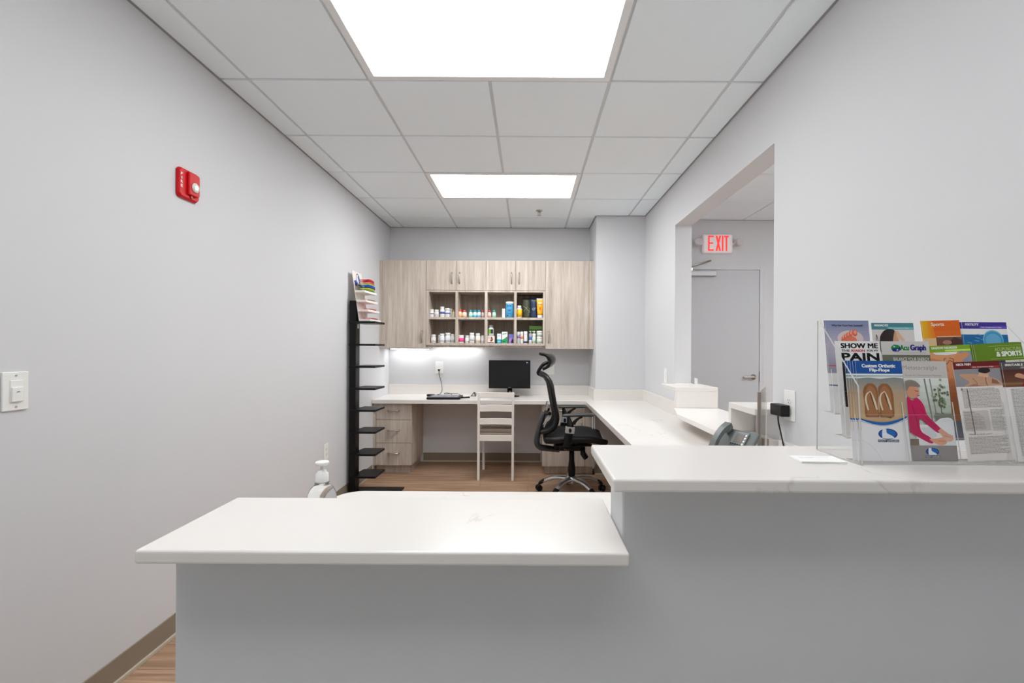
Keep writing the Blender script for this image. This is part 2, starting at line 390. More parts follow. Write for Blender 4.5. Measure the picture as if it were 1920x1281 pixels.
for cx, cy in FIX[2:4]:
    ceiling_light('ceiling panel above the waiting area behind the camera', cx, cy, 2*T-.01, T-.01, LOBBY_PANEL*(1.4 if cx < GX else .7), 'waiting area ceiling panels')
for cx, cy in FIX[4:]:  # hall panels are out of view, added to brighten the hall
    ceiling_light('unseen ceiling panel added to light the hall beyond the opening', cx, cy, 2*T-.01, T-.01, HALL_PANEL, 'added hall ceiling panels')
# sprinkler
sx, sy, _ = wp(1011, 397, 4.49)
t = thing('sprinkler_head', 'small chrome fire sprinkler in the ceiling left of the pillar', 'sprinkler', (sx, 4.49, ZC))
MB().lathe([(.032, 0), (.030, -.006), (.012, -.008)], n=20).build('escutcheon', STEEL, t)
MB().lathe([(.008, -.006), (.008, -.03)], n=10).tube([(-.012, 0, -.012), (-.014, 0, -.03), (0, 0, -.045)], .003, n=6).tube([(.012, 0, -.012), (.014, 0, -.03), (0, 0, -.045)], .003, n=6).lathe([(.02, -.046), (.02, -.049)], n=16).build('deflector', STEEL, t)

# ================================================================== WORKTOPS AND LEDGES
def arc(cx, cy, r, a0, a1, n=10): return [(cx+r*math.cos(R(a0+(a1-a0)*k/n)), cy+r*math.sin(R(a0+(a1-a0)*k/n))) for k in range(n+1)]
DT = .762
poly = [(XL+.001, 4.58), (.575, 4.58), (.575, 1.695)] + arc(-.60, 1.605, .09, 90, 180) + [(-.69, 1.007), (XR-.001, 1.007), (XR-.001, PY-.001), (PX-.001, PY-.001), (PX-.001, YB-.001), (XL+.001, YB-.001)]
wt = thing('worktop', 'continuous white quartz worktop along the back and right walls', 'worktop', (0, 0, DT))
MB().prism(poly, -.04, 0).build('countertop', QUARTZ, wt, bevel=.003)
e_ = .001
bsp = [(XL+e_, YB-e_), (PX-e_, YB-e_), (PX-e_, PY-e_), (XR-e_, PY-e_), (XR-e_, 1.008), (XR-.02, 1.008), (XR-.02, PY-.02), (PX-.02, PY-.02), (PX-.02, YB-.02), (XL+e_, YB-.02)]
m = MB().prism(bsp, 0, .073)
m.prism(bsp[:4]+[(XR-e_, 3.34), (XR-.02, 3.34)]+bsp[6:], .0731, .11).box(XR-.02, XR-e_, 1.008, 2.13, .0731, .11)
m.build('backsplash', QUARTZ, wt, bevel=.001)
# reception ledges
tag(MB().prism([(-.697, .806), (.1815, .806), (.1815, 1.094), (-.697, 1.094)], .911, .936).build('reception_ledge', QUARTZ, bevel=.005, seg=3),
    'lower white quartz reception ledge in the left foreground', 'ledge', 'reception ledges')
tag(MB().prism([(.151, .806), (XR-.001, .806), (XR-.001, 1.094), (.151, 1.094)], 1.043, 1.067).build('reception_ledge', QUARTZ, bevel=.005, seg=3),
    'higher white quartz reception ledge carrying the leaflet holder', 'ledge', 'reception ledges')
# transaction counter in the opening
tc = thing('transaction_counter', 'stepped white quartz counter on the sill of the pass-through opening', 'counter', (1.2, 2.9, .865))
ox, oy, oz = 1.2, 2.9, .865
def tb(m, x0, x1, y0, y1, z0, z1): return m.box(x0-ox, x1-ox, y0-oy, y1-oy, z0-oz, z1-oz)
tb(MB(), 1.065, 1.375, 3.30, 3.64, .985, 1.014).prism([(XR+.002-ox, 3.64-oy), (1.323-ox, 3.64-oy), (1.323-ox, OY1-.002-oy), (XR+.002-ox, OY1-.002-oy)], .985-oz, 1.014-oz).build('raised_ledge', QUARTZ, tc, bevel=.002)
tb(MB(), 1.065, 1.375, 3.30, 3.328, .866, .985).build('ledge_leg', QUARTZ, tc, bevel=.001)
tb(MB(), 1.065, XR-.002, 2.14, 2.42, .985, 1.014).prism([(XR-.002-ox, OY0+.002-oy), (1.375-ox, OY0+.002-oy), (1.375-ox, 2.42-oy), (XR-.002-ox, 2.42-oy)], .985-oz, 1.014-oz).build('raised_ledge', QUARTZ, tc, bevel=.002)
tb(MB(), 1.065, 1.375, 2.392, 2.42, .866, .985).build('ledge_leg', QUARTZ, tc, bevel=.001)
MB().prism([(x-ox, y-oy) for x, y in ((1.187, 2.16), (1.187, 2.389), (1.375, 2.389), (1.375, 3.33), (1.065, 3.33), (.985, 3.02), (.985, 2.16))], -.029, 0).build('lower_ledge', QUARTZ, tc, bevel=.002)
tb(MB(), 1.327, 1.343, 3.615, 3.638, 1.0145, 1.06).build('upstand', QUARTZ, tc)

# ================================================================== WALL CABINETS
YC = 4.80; S = YC/F
def cx_(px): return (px-VPX)*S
def cz_(py): return CAMZ-(py-VPY)*S
def pull(parent, x, y, z, L=.11, vert=True, nm='handle'):
    """arched metal pull standing off the face at y (towards -y)"""
    m = MB(); n = 9
    pts = []
    for k in range(n):
        t = k/(n-1)*2-1; o = .026*(1-t*t)**.5 if abs(t) < 1 else 0
        pts.append((0, -o-.001, t*L/2) if vert else (t*L/2, -o-.001, 0))
    m.tube(pts, [.0105, .010, .0095, .009, .0085, .009, .0095, .010, .0105], n=8, up=(1, 0, 0) if vert else (0, 0, 1), flat=(1.2, .6))
    return m.build(nm, STEEL, parent, loc=(x, y, z))
zt, zb1, zb2 = cz_(489.5), cz_(654), cz_(544.8)
def tall_cab(x0, x1, hx, label, fill):
    t = thing('wall_cabinet', label, 'cabinet', (0, 0, 0), group='tall wall cabinets')
    MB().box(x0, x1, YC+.021, YB-.001, zb1, zt).build('carcass', WOODIN, t)
    d = MB().box(x0+.002, x1-.002, YC, YC+.02, zb1, zt).build('door', WOOD, t, bevel=.001)
    pull(d, hx, YC, cz_(632))
    MB().box(*fill, YC+.001, YC+.022, zb1, zt).build('filler_strip', WOOD, t)
XA, XB_ = cx_(715.5), cx_(798.5); XE, XF = cx_(1022.2), cx_(1104)
tall_cab(XA, XB_, cx_(791), 'tall wood-grain wall cabinet at the left end, handle at lower right', (XL+.001, XA))
tall_cab(XE, XF, cx_(1028.3), 'tall wood-grain wall cabinet at the right end, handle at lower left', (XF, PX-.002))
for i, (a, b, c, lab) in enumerate(((798.5, 854.6, 910.4, 'small two-door wall cabinet over the left cubbies'), (910.4, 966.2, 1022.2, 'small two-door wall cabinet over the right cubbies'))):
    t = thing('wall_cabinet', lab, 'cabinet', group='two-door wall cabinets')
    MB().box(cx_(a)+.0005, cx_(c)-.0005, YC+.021, YB-.001, zb2+.002, zt).build('carcass', WOODIN, t)
    for j, (u, v, hx) in enumerate(((a, b, b-7.6), (b, c, b+6.4))):
        d = MB().box(cx_(u)+.0015, cx_(v)-.0015, YC, YC+.02, zb2, zt).build('door', WOOD, t, bevel=.001)
        pull(d, cx_(hx), YC, cz_(522))
# cubbies
cz0, czs, czt = cz_(644.3), cz_(595.8), cz_(548.3)
cub = thing('cubby_shelf', 'open wood-grain cubby shelf of eight compartments full of bottles', 'shelf')
YCF = YC+.002
zlo, zhi = cz_(648.5), zb2-.003
for i, (a, b) in enumerate(((798.7, 803.6), (853.4, 858.4), (908.4, 913.4), (963.4, 968.2), (1017.8, 1022))):
    MB().box(cx_(a), cx_(b), YCF, YB-.012, zlo, zhi).build('upright', WOOD, cub)
for a, b in ((803.6, 853.4), (858.4, 908.4), (913.4, 963.4), (968.2, 1017.8)):
    m = MB().box(cx_(a), cx_(b), YCF+.001, YB-.012, cz_(599.6), czs); m.build('shelf_board', WOOD, cub)
    m = MB().box(cx_(a), cx_(b), YCF, YB-.012, zlo, cz0); m.build('bottom_board', WOOD, cub)
    m = MB().box(cx_(a), cx_(b), YCF, YB-.012, czt, zhi); m.build('top_board', WOOD, cub)
MB().box(cx_(798.7), cx_(1022), YB-.012, YB-.001, zlo, zhi).build('back_panel', WOOD, cub)
MB().box(cx_(798.7), cx_(1022), YCF+.02, YCF+.04, cz_(652), zlo-.0005).build('light_rail', WOOD, cub)
# under-cabinet strip light
def strip(label, x0, x1, z):
    t = thing('strip_light', label, 'light', ((x0+x1)/2, 5.06, z), group='strip lights under the wall cabinets'); h_ = (x1-x0)/2
    MB().box(-h_, h_, -.03, .03, -.010, -.0008).build('housing', WHITE, t, bevel=.002)
    MB().box(-h_+.01, h_-.01, -.022, .022, -.014, -.0102).build('diffuser', emit_mat('lit_strip', LED), t)
    return t
strip('thin strip light under the tall left wall cabinet', XL+.04, XB_-.02, zb1)
t = strip('thin strip light under the two left cubby columns', XB_+.02, -.52, zlo)
m = MB().tube([wp(906, 655, 4.9), wp(912, 650, 4.88), wp(922, 652, 4.88), wp(930, 655, 4.88), wp(915, 651, 4.9)], .003, n=6, sub=4)
mm = MB(); mm.add([Vector(v)-t.location for v in m.v], m.f, 0, True); mm.build('cord', WHITE, t)

# ================================================================== BASE CABINETS
def drawer_unit():
    x0, x1, yf = XL+.03, -1.184, 4.625
    t = thing('drawer_cabinet', 'wood-grain three-drawer cabinet under the left end of the desk', 'cabinet', (0, 0, 0))
    MB().box(x0, x1, yf+.021, YB-.002, .088, DT-.041).build('carcass', WOOD, t, bevel=.001)
    MB().box(XL+.001, x0-.001, yf+.001, yf+.022, .088, DT-.041).build('filler_strip', WOOD, t)
    MB().box(XL+.016, x1-.03, yf+.06, YB-.016, 0, .087).build('toe_kick', WOOD, t)
    zs = [DT-.043, wp(0, 787.6, yf)[2], wp(0, 831.5, yf)[2], .09]
    zs = [.719, CAMZ-(787.6-VPY+1)*yf/F, CAMZ-(831.5-VPY+1)*yf/F, .09]
    for a, b in zip(zs, zs[1:]):
        d = MB().box(x0+.002, x1, yf, yf+.02, b+.002, a-.002).build('drawer', WOOD, t, bevel=.001)
        pull(d, (x0+x1)/2, yf, (a+b)/2+.012, .11, False)
drawer_unit()
t = thing('base_cabinet', 'wood-grain base cabinet under the right end of the desk behind the office chair', 'cabinet')
x0, x1, yf = .145, PX-.002, 4.625
MB().box(x0, x1, yf+.021, YB-.002, .088, DT-.041).build('carcass', WOOD, t, bevel=.001)
MB().box(x0+.03, x1-.02, yf+.06, YB-.016, 0, .087).build('toe_kick', WOOD, t)
xm = CAMZ and (930/4.27+880-VPX)*yf/F
d = MB().box(x0, xm-.0015, yf, yf+.02, .59, .717).build('drawer', WOOD, t, bevel=.001); pull(d, (x0+xm)/2, yf, .66, .11, False)
d = MB().box(x0, xm-.0015, yf, yf+.02, .09, .587).build('door', WOOD, t, bevel=.001); pull(d, xm-.04, yf, .5)
MB().box(xm+.0015, x1, yf, yf+.02, .09, .717).build('filler_strip', WOOD, t)

# ================================================================== BOTTLES AND BOXES IN THE CUBBIES
BY = 4.885
def bx(c): return (790+c/8-VPX)*BY/F
K = BY/F/8
ztop, zlow = czs+.0006, cz0+.0006
def bottle(label, c0, c1, top, row, cap, body, band=None, dy=0, neck=.8, base=None, capr=.8, shape='round', bandz=(.18, .62), name='pill_bottle', cat='bottle', group='bottles in the cubbies', z0=None, capfrac=.2):
    r = (c1-c0)*K/2; zb = ztop if row == 0 else zlow
    b0 = 283 if row == 0 else 670
    if z0 is not None: zb = z0
    h = ((b0 if base is None else base)-top)*K
    t = thing(name, label, cat, (bx((c0+c1)/2), BY+dy, zb), group=group)
    hc = h*capfrac; hb = h-hc; s = hb*.16
    m = MB().lathe([(r*.9, 0), (r, .002), (r, hb-s-.006), (r*.93, hb-s*.6), (r*neck, hb-.003), (r*neck*.95, hb)], n=20); m.build('body', mat('bottle_%d_%d_%d' % body, body, .35, var=.01), t)
    MB().lathe([(r*capr*1.0, hb+.0003), (r*capr*1.02, hb+.004), (r*capr, h-.002), (r*capr*.9, h)], n=20).build('cap', mat('cap_%d_%d_%d' % cap, cap, .4, var=.02), t)
    if band:
        a, b = hb*bandz[0], hb*bandz[1]
        MB().lathe([(r*1.004, a), (r*1.012, a), (r*1.012, b), (r*1.004, b)], n=20).build('label', mat('lab_%d_%d_%d' % band, band, .5, var=.03, scale=150), t)
    return t
W = (238, 238, 236); W2 = (228, 228, 224)
UL = 'in the upper left cubby'
bottle('small white bottle with navy stripe, leftmost '+UL, 125, 188, 160, 0, W, W, (60, 75, 140), bandz=(.5, .62), capr=.85)
bottle('plain white bottle second from the left '+UL, 192, 262, 165, 0, W, W2, (214, 210, 214), bandz=(.3, .7), capr=.85)
bottle('tallest white bottle with blue stripe, third '+UL, 275, 350, 120, 0, W, W, (84, 104, 176), bandz=(.42, .66))
bottle('white bottle with wide blue stripe, fourth '+UL, 352, 432, 145, 0, W, W, (104, 120, 190), bandz=(.46, .66), capr=.9)
bottle('white bottle half hidden behind the fourth one '+UL, 418, 452, 146, 0, W, W2, dy=.035, capr=.95)
bottle('cream bottle with amber cap, rightmost '+UL, 460, 503, 168, 0, (190, 140, 50), (232, 222, 200), neck=.75, capr=.7, capfrac=.24)
UM = 'in the second upper cubby'
def kid(label, c0, c1, top, cap, body, band): bottle(label, c0, c1, top, 0, cap, body, band, neck=.72, capr=.7, capfrac=.27, bandz=(.1, .5))
kid('peach bottle with orange-red cap, leftmost '+UM, 550, 606, 158, (235, 84, 44), (244, 216, 190), (246, 176, 110))
kid('cream bottle with brick red cap, second '+UM, 608, 680, 168, (205, 74, 60), (240, 228, 214), (232, 190, 165))
kid('pale green bottle with teal cap, left of the teal trio', 708, 768, 165, (0, 158, 158), (226, 240, 234), (150, 220, 200))
kid('teal-banded bottle with teal cap, middle of the teal trio', 770, 832, 165, (0, 150, 170), (226, 240, 240), (96, 190, 200))
kid('blue-banded bottle with teal cap, right of the teal trio', 833, 893, 165, (0, 146, 160), (230, 240, 244), (140, 190, 220))
kid('pinkish bottle with red cap, rightmost '+UM, 900, 944, 170, (200, 66, 66), (240, 224, 220), (226, 170, 170))
UN = 'in the third upper cubby'
kid('cream bottle with red cap, leftmost '+UN, 990, 1045, 168, (200, 64, 60), (242, 230, 216), (226, 176, 150))
kid('pale green bottle with jade cap, second '+UN, 1060, 1116, 165, (0, 172, 140), (226, 242, 232), (150, 216, 190))
def carton(label, c0, c1, top, row, cols, dy=0, dep=.04, name='carton', base=None, z0=None, deco=None, cat='box'):
    """cols: front colour bands from bottom to top as (fraction, colour)"""
    zb = (ztop if row == 0 else zlow) if z0 is None else z0
    b0 = (283 if row == 0 else 670) if base is None else base
    w = (c1-c0)*K/2; h = (b0-top)*K
    m = MB(); mats = [mat('carton_%d_%d_%d' % cols[0][1], cols[0][1], .45, var=.02)]
    z = 0
    for fr, c in cols:
        mm = ink(c)
        if mm not in mats: mats.append(mm)
        m.box(-w, w, 0, dep, z*h, fr*h, mats.index(mm)); z = fr
    o = m.build(name, mats, loc=(bx((c0+c1)/2), BY-dep/2+dy, zb))
    tag(o, label, cat, 'cartons in the cubbies')
    if deco:
        mm = MB(); dm = []
        for poly, c in deco:
            k = ink(c)
            if k not in dm: dm.append(k)
            mm.prism([(-w+a*2*w, b*h) for a, b in poly], -.0012, -.0004, 'y', dm.index(k))
        mm.build('printed_front', dm, o)
    return o
carton('slim plain white carton beside the big blue canister', 1210, 1254, 145, 0, [(1, (240, 236, 236))], dep=.03)
t = bottle('big sky blue canister with white lid '+UN, 1264, 1386, 40, 0, W, (84, 172, 222), None, neck=.98, capr=1.0, capfrac=.14, name='canister', cat='canister')
for a, b, c, d in ((-.55, -.25, .70, .76), (-.05, .3, .70, .76), (-.45, .35, .47, .5), (-.45, .25, .41, .44), (-.45, .3, .25, .27), (-.7, -.4, .1, .17)):
    r = 61*K; h = 243*K; m = MB(); n = 6; vs = []
    for k in range(n+1):
        f0 = a+(b-a)*k/n; vs += [(r*1.01*f0, -r*1.01*math.sqrt(1-f0*f0), c*h), (r*1.01*f0, -r*1.01*math.sqrt(1-f0*f0), d*h)]
    m.add(vs, [(2*k, 2*k+2, 2*k+3, 2*k+1) for k in range(n)]); m.build('printed_line', ink((24, 62, 120)), t)
UR = 'in the upper right cubby'
bottle('white bottle with yellow label and white cap '+UR, 1426, 1510, 100, 0, W, W, (244, 190, 20), neck=.7, capr=.68, bandz=(.1, .85), dy=-.02)
def pouch(label, c0, c1, top, col, deco, dy):
    w = (c1-c0)*K/2; h = (283-top)*K
    def fn(u, v):
        return None
    m = MB()
    def front(u, v):
        x = (u*2-1)*w*(1-.06*v); return (x, -.028*(1-v)**.7*math.cos((u-.5)*math.pi*.9)-.002, v*h)
    def back(u, v):
        x = (u*2-1)*w*(1-.06*v); return (x, .028*(1-v)**.7*math.cos((u-.5)*math.pi*.9)+.002, v*h)
    m.sheet(front, 10, 10, .002); m.sheet(lambda u, v: back(1-u, v), 10, 10, .002)
    o = m.build('supplement_pouch', mat('pouch_%d' % col[0], col, .3, var=.25, scale=30), loc=(bx((c0+c1)/2), BY+dy, ztop))
    tag(o, label, 'pouch', 'foil pouches in the upper right cubby')
    for pts, wd, c in deco:
        P = []
        for a, b in pts:
            q = front(a, b); P.append((q[0], q[1]-.003, q[2]))
        MB().tube(P, wd, n=6, sub=3).build('printed_swirl', ink(c), o)
pouch('olive and black foil pouch with pale swirls '+UR, 1506, 1655, -20, (58, 60, 44),
      [([(.05, .62), (.4, .5), (.7, .35), (.95, .2)], .002, (190, 196, 130)), ([(.15, .3), (.5, .55), (.7, .48)], .0015, (168, 176, 110)), ([(.35, .85), (.45, .92), (.55, .85), (.45, .8), (.35, .85)], .0025, (150, 160, 80)), ([(.6, .1), (.8, .5)], .0015, (170, 176, 120)), ([(.2, .15), (.7, .15)], .002, (130, 136, 90))], .03)
pouch('dark navy foil pouch between the olive pouch and yellow tube', 1630, 1745, -12, (28, 44, 74),
      [([(.25, .45), (.4, .52), (.4, .38), (.25, .45)], .0014, (190, 205, 220)), ([(.55, .38), (.55, .52), (.7, .5), (.55, .44)], .0014, (190, 205, 220)), ([(.15, .2), (.8, .2)], .0025, (70, 110, 160)), ([(.2, .12), (.75, .12)], .002, (70, 110, 160))], .0)
# yellow tube standing on its cap
t = thing('lotion_tube', 'yellow lotion tube standing upside down on its white cap '+UR, 'tube', (bx(1775), BY-.03, ztop))
h = 290*K; r = 44*K
MB().lathe([(r*.82, 0), (r*.85, .001), (r*.85, h*.14), (r*.8, h*.15)], n=18).build('cap', WHITE, t)
m = MB(); n = 20; vs = []; fs = []
for i in range(8):
    f = i/7; z = h*(.152+.845*f); ex = r*(.9+.25*f); ey = r*(.85*(1-f)+.04)
    for k in range(n): a = 2*math.pi*k/n; vs.append((ex*math.cos(a), ey*math.sin(a), z))
for i in range(7):
    for k in range(n): fs.append((i*n+k, i*n+(k+1) % n, (i+1)*n+(k+1) % n, (i+1)*n+k))
fs.append(list(range(n))[::-1]); fs.append([7*n+k for k in range(n)])
m.add(vs, fs, 0, True); m.build('body', mat('tube_yellow', (246, 178, 24), .35, var=.02), t)
MB().box(-r*.6, r*.6, -r*.5, -r*.42, h*.72, h*.8).build('printed_band', ink((240, 236, 220)), t); MB().box(-r*.3, r*.3, -r*.72, -r*.63, h*.4, h*.55).build('printed_mark', ink((226, 120, 30)), t)
MB().box(-r*1.1, r*1.1, -.004, .004, h*.955, h*1.0).build('crimp', WHITE, t)
LL = 'in the lower left cubby'
g5 = (226, 226, 222); sl = (206, 208, 210)
bottle('grey-white bottle standing leftmost '+LL, 145, 220, 545, 1, W, g5, (222, 220, 214), capr=.85)
bottle('white bottle tucked behind, second '+LL, 242, 282, 550, 1, W, g5, dy=.03, capr=.85)
bottle('white bottle with grey label, third '+LL, 275, 350, 530, 1, W, W, (214, 220, 226), capr=.9, dy=-.01)
bottle('tallest white bottle, fourth '+LL, 358, 440, 518, 1, W, W, (216, 220, 224), capr=.92)
bottle('white bottle standing rightmost '+LL, 442, 503, 535, 1, W, W, sl, capr=.85)
LM = 'in the second lower cubby'
bottle('wide white jar with bright pink label '+LM, 551, 640, 550, 1, W, W, (232, 74, 150), bandz=(.22, .8), neck=.95, capr=.97)
bottle('small white bottle right of the pink-labelled jar', 655, 715, 555, 1, W, W, (230, 222, 220), capr=.88)
bottle('tall white bottle with grey print, middle '+LM, 718, 798, 515, 1, W, W, (206, 210, 214), bandz=(.3, .7), capr=.84)
bottle('cream-labelled white bottle, fourth '+LM, 811, 886, 522, 1, W, W, (232, 222, 204), bandz=(.12, .75), capr=.85)
bottle('small white bottle standing rightmost '+LM, 893, 944, 553, 1, W, W, (232, 218, 220), capr=.86)
LN = 'in the third lower cubby'
bx1 = carton('white carton with a brown picture under the stacked bottle '+LN, 988, 1100, 560, 1, [(1, (240, 228, 224))], dep=.06,
       deco=[([(.5, .2), (.72, .3), (.8, .55), (.68, .85), (.55, .9), (.5, .7), (.58, .5), (.42, .4)], (140, 84, 52)), ([(.1, .7), (.35, .65), (.4, .85), (.15, .85)], (230, 190, 170)), ([(.05, .05), (.95, .05), (.95, .13), (.05, .13)], (90, 80, 80)), ([(.42, .3), (.58, .4), (.62, .6), (.5, .65)], (226, 180, 150))])
t = bottle('bottle with grey cap and green-black label stacked on a white carton', 1003, 1085, 397, 1, (150, 150, 152), (226, 228, 226), None, base=559, z0=zlow+(670-560)*K+.0006, neck=.7, capr=.72, capfrac=.22)
r = 41*K; hb = 162*K*.78
for cc, a0, a1 in (((120, 196, 60), -150, -92), ((40, 44, 40), -92, -40)):
    m = MB(); n = 8; vs = []; fs = []
    for k in range(n+1):
        a = R(a0+(a1-a0)*k/n); vs += [(r*1.015*math.cos(a), r*1.015*math.sin(a), hb*.28), (r*1.015*math.cos(a), r*1.015*math.sin(a), hb*.78)]
    for k in range(n): fs.append((2*k, 2*k+2, 2*k+3, 2*k+1))
    m.add(vs, fs, 0, True); m.build('label', mat('lab2_%d' % cc[0], cc, .5), t)
carton('narrow white and teal carton '+LN, 1138, 1197, 525, 1, [(.42, (48, 170, 196)), (1, (236, 240, 242))], deco=[([(.2, .75), (.8, .75), (.8, .8), (.2, .8)], (90, 170, 200)), ([(.2, .15), (.8, .15), (.8, .22), (.2, .22)], (230, 240, 244))])
carton('taller white carton with green diagonal lower half '+LN, 1209, 1291, 495, 1, [(1, (238, 242, 238))], deco=[([(0.02, .02), (.98, .02), (.98, .6), (.5, .42), (.02, .3)], (52, 158, 100)), ([(.15, .72), (.85, .8), (.85, .9), (.15, .84)], (140, 196, 160)), ([(.15, .12), (.6, .12), (.6, .18), (.15, .18)], (226, 240, 230))])
carton('lilac and blue picture carton '+LN, 1311, 1385, 535, 1, [(1, (150, 130, 200))], deco=[([(.02, .6), (.98, .7), (.98, .98), (.02, .98)], (110, 120, 196)), ([(.5, .05), (.95, .1), (.9, .4), (.7, .5), (.55, .3)], (40, 34, 50)), ([(.7, .1), (.9, .1), (.85, .35), (.72, .3)], (236, 232, 236)), ([(.1, .2), (.45, .3), (.5, .55), (.2, .5)], (196, 150, 210))])
LR = 'in the lower right cubby'
def slim(label, c0, c1, top, band, bz, cap=W, body=W): return bottle(label, c0, c1, top, 1, cap, body, band, neck=.95, capr=.95, capfrac=.28, bandz=bz, name='slim_bottle')
slim('slim white bottle with lilac band, leftmost '+LR, 1432, 1478, 495, (150, 140, 206), (.62, .95), body=(226, 224, 236))
slim('slim white bottle with coral band, second '+LR, 1481, 1530, 492, (240, 150, 130), (.55, .9))
slim('slim white bottle with navy band at the base, third '+LR, 1535, 1592, 488, (34, 44, 90), (.06, .26))
t = slim('blue-banded spray bottle with grey nozzle, fourth '+LR, 1612, 1660, 520, (80, 112, 186), (.5, .95), cap=(180, 182, 190), body=(220, 226, 238))
MB().lathe([(.007, 150*K+.0005), (.006, 168*K), (.008, 170*K), (.007, 190*K)], n=12).box(-.016, .004, -.005, .005, 182*K, 190*K).build('nozzle', mat('nozzle_grey', (190, 192, 196), .4), t)
t = slim('slim white lotion bottle with pale green label, fifth '+LR, 1664, 1716, 520, (206, 222, 202), (.1, .8))
MB().lathe([(.007, 150*K+.0005), (.007, 172*K), (.012, 174*K), (.012, 188*K)], n=12).box(-.022, .0, -.005, .005, 180*K, 188*K).build('nozzle', WHITE, t)
bottle('lower of the two stacked white jars '+LR, 1728, 1814, 568, 1, W, W, (206, 220, 208), neck=.97, capr=1.0, capfrac=.25, bandz=(.1, .85), name='cream_jar', cat='jar', dy=-.01)
bottle('upper of the two stacked white jars '+LR, 1728, 1814, 481, 1, W, W, (206, 216, 206), base=567, z0=zlow+(670-568)*K+.0006, neck=.97, capr=1.0, capfrac=.3, bandz=(.1, .85), name='cream_jar', cat='jar', dy=-.01)
carton('green carton standing behind the jars '+LR, 1618, 1812, 400, 1, [(.62, (90, 140, 60)), (.8, (60, 112, 40)), (1, (130, 172, 88))], dy=.075, dep=.03)

# ================================================================== DESK THINGS
# monitor
mx_, my_ = (955.8-VPX)*4.93/F, 4.93
t = thing('monitor', 'black flat computer monitor on the back desk', 'monitor', (mx_, my_, DT))
zs0, zs1 = CAMZ-(728.7-VPY)*my_/F-DT, CAMZ-(676-VPY)*my_/F-DT
w = 39*my_/F
MB().box(-w, w, 0, .03, zs0, zs1).box(-w*.6, w*.6, .03, .055, zs0+.04, zs1-.05).build('casing', BLACK, t, bevel=.004)
MB().box(-w+.014, w-.014, -.0012, -.0002, zs0+.022, zs1-.014).build('screen', mat('dark_screen', (22, 23, 25), .22, var=.02), t)
v, f = text_geo('acer', .01)
m = MB(); m.add([(-.012+p[0]*.026, -.0015, zs0+.008+p[1]*.006) for p in v], f); m.build('printed_mark', GREYPL, t)
m = MB().box(w-.045, w-.03, -.0022, -.0013, zs1-.03, zs1-.018); m.build('sticker', mat('pale_blue_sticker', (150, 190, 214), .5), t)
m = MB().tube([(.0, .05, zs0+.06), (0, .06, .03), (0, .05, .012)], .022, n=8, flat=(1.3, .6)); m.build('stand_neck', BLACKG, t)
MB().lathe([(.11, .0004), (.11, .006), (.10, .011), (.02, .014)], c=(.0, .02, 0), n=32, sy=.72).build('stand_base', BLACKG, t)
# tablet with pen and small box
t = thing('drawing_tablet', 'flat black tablet lying on the desk under the wall outlet', 'tablet', (-.865, 4.74, DT), R(2))
m = MB().prism([(-.17, -.13), (.165, -.13), (.175, .11), (-.16, .13)], .004, .024); m.build('body', BLACK, t, bevel=.005)
MB().prism([(-.135, -.105), (.14, -.105), (.147, .09), (-.13, .10)], .0243, .0252).build('surface', mat('tablet_surface', (128, 126, 140), .35, var=.05), t)
MB().tube([(.06, .1, .03), (.0, .12, .045), (-.02, .1, .035), (.1, .09, .04), (.15, .06, .03)], .003, n=6, sub=5).build('cable', BLACK, t)
tag(MB().tube([(0, 0, .008), (.085, .02, .010)], .008, n=8).build('stylus_pen', BLACK, loc=(-.695, 4.74, DT+.0005)), 'black pen lying at the right end of the tablet', 'pen')
tag(MB().box(-.05, .03, -.022, .022, 0, .022).build('power_adapter', BLACK, bevel=.004, loc=(-1.045, 4.93, DT+.0005)), 'small black box lying left of the tablet', 'adapter')
m = MB().tube([(0, 0, .004), (.02, .015, .03), (.035, -.01, .04), (.01, -.012, .015), (.045, .012, .012), (.03, .0, .05), (.055, .01, .03), (.05, -.01, .005)], .005, n=6, sub=5)
tag(m.build('cable_coil', mat('grey_cable', (84, 78, 78), .4), loc=(-.615, 4.88, DT+.002)), 'small crumpled dark cable on the desk left of the monitor', 'cable')
# outlets and switches
def plate(name, label, cat, loc, rot, w, h, style='duplex', grp=None):
    t = thing(name, label, cat, loc, rot, grp)
    MB().box(-w/2, w/2, -.006, -.0004, -h/2, h/2).build('cover_plate', WHITE, t, bevel=.002)
    if style == 'duplex':
        for s in (-1, 1):
            o = MB().prism([(.014*math.cos(a*math.pi/8)*1.1, s*.02+.0135*math.sin(a*math.pi/8)) for a in range(16)], -.0075, -.0062, 'y').build('socket', WHITE, t)
            m = MB().box(-.007, -.0055, -.0082, -.0076, s*.02, s*.02+.008).box(.0055, .007, -.0082, -.0076, s*.02, s*.02+.008).box(-.002, .002, -.0082, -.0076, s*.02-.008, s*.02-.005); m.build('slot', BLACK, o)
    elif style == 'decora':
        MB().box(-.0165, .0165, -.0085, -.0062, -.033, .033).build('socket', WHITE, t, bevel=.001)
    return t
RL, RRt = R(90), R(-90)   # left wall faces +x ; right wall faces -x
t = plate('light_switch', 'white wall switch at the left edge on the left wall', 'switch', (XL, 1.395, 1.156), RL, .072, .118, None)
MB().box(-.0165, .0165, -.0085, -.0062, -.0335, .0335).build('switch_body', WHITE, t, bevel=.001)
MB().box(-.016, .016, -.013, -.0086, -.032, .013).build('button', WHITE, t, bevel=.002)
MB().box(-.004, .004, -.0138, -.0131, -.003, -.001).build('indicator', DGREY, t)
MB().lathe([(.003, 0), (.003, .0015)], n=10, M=Matrix.Translation((0, -.0062, .048)) @ Matrix.Rotation(R(90), 4, 'X')).lathe([(.003, 0), (.003, .0015)], n=10, M=Matrix.Translation((0, -.0062, -.048)) @ Matrix.Rotation(R(90), 4, 'X')).build('screw', GREYPL, t)
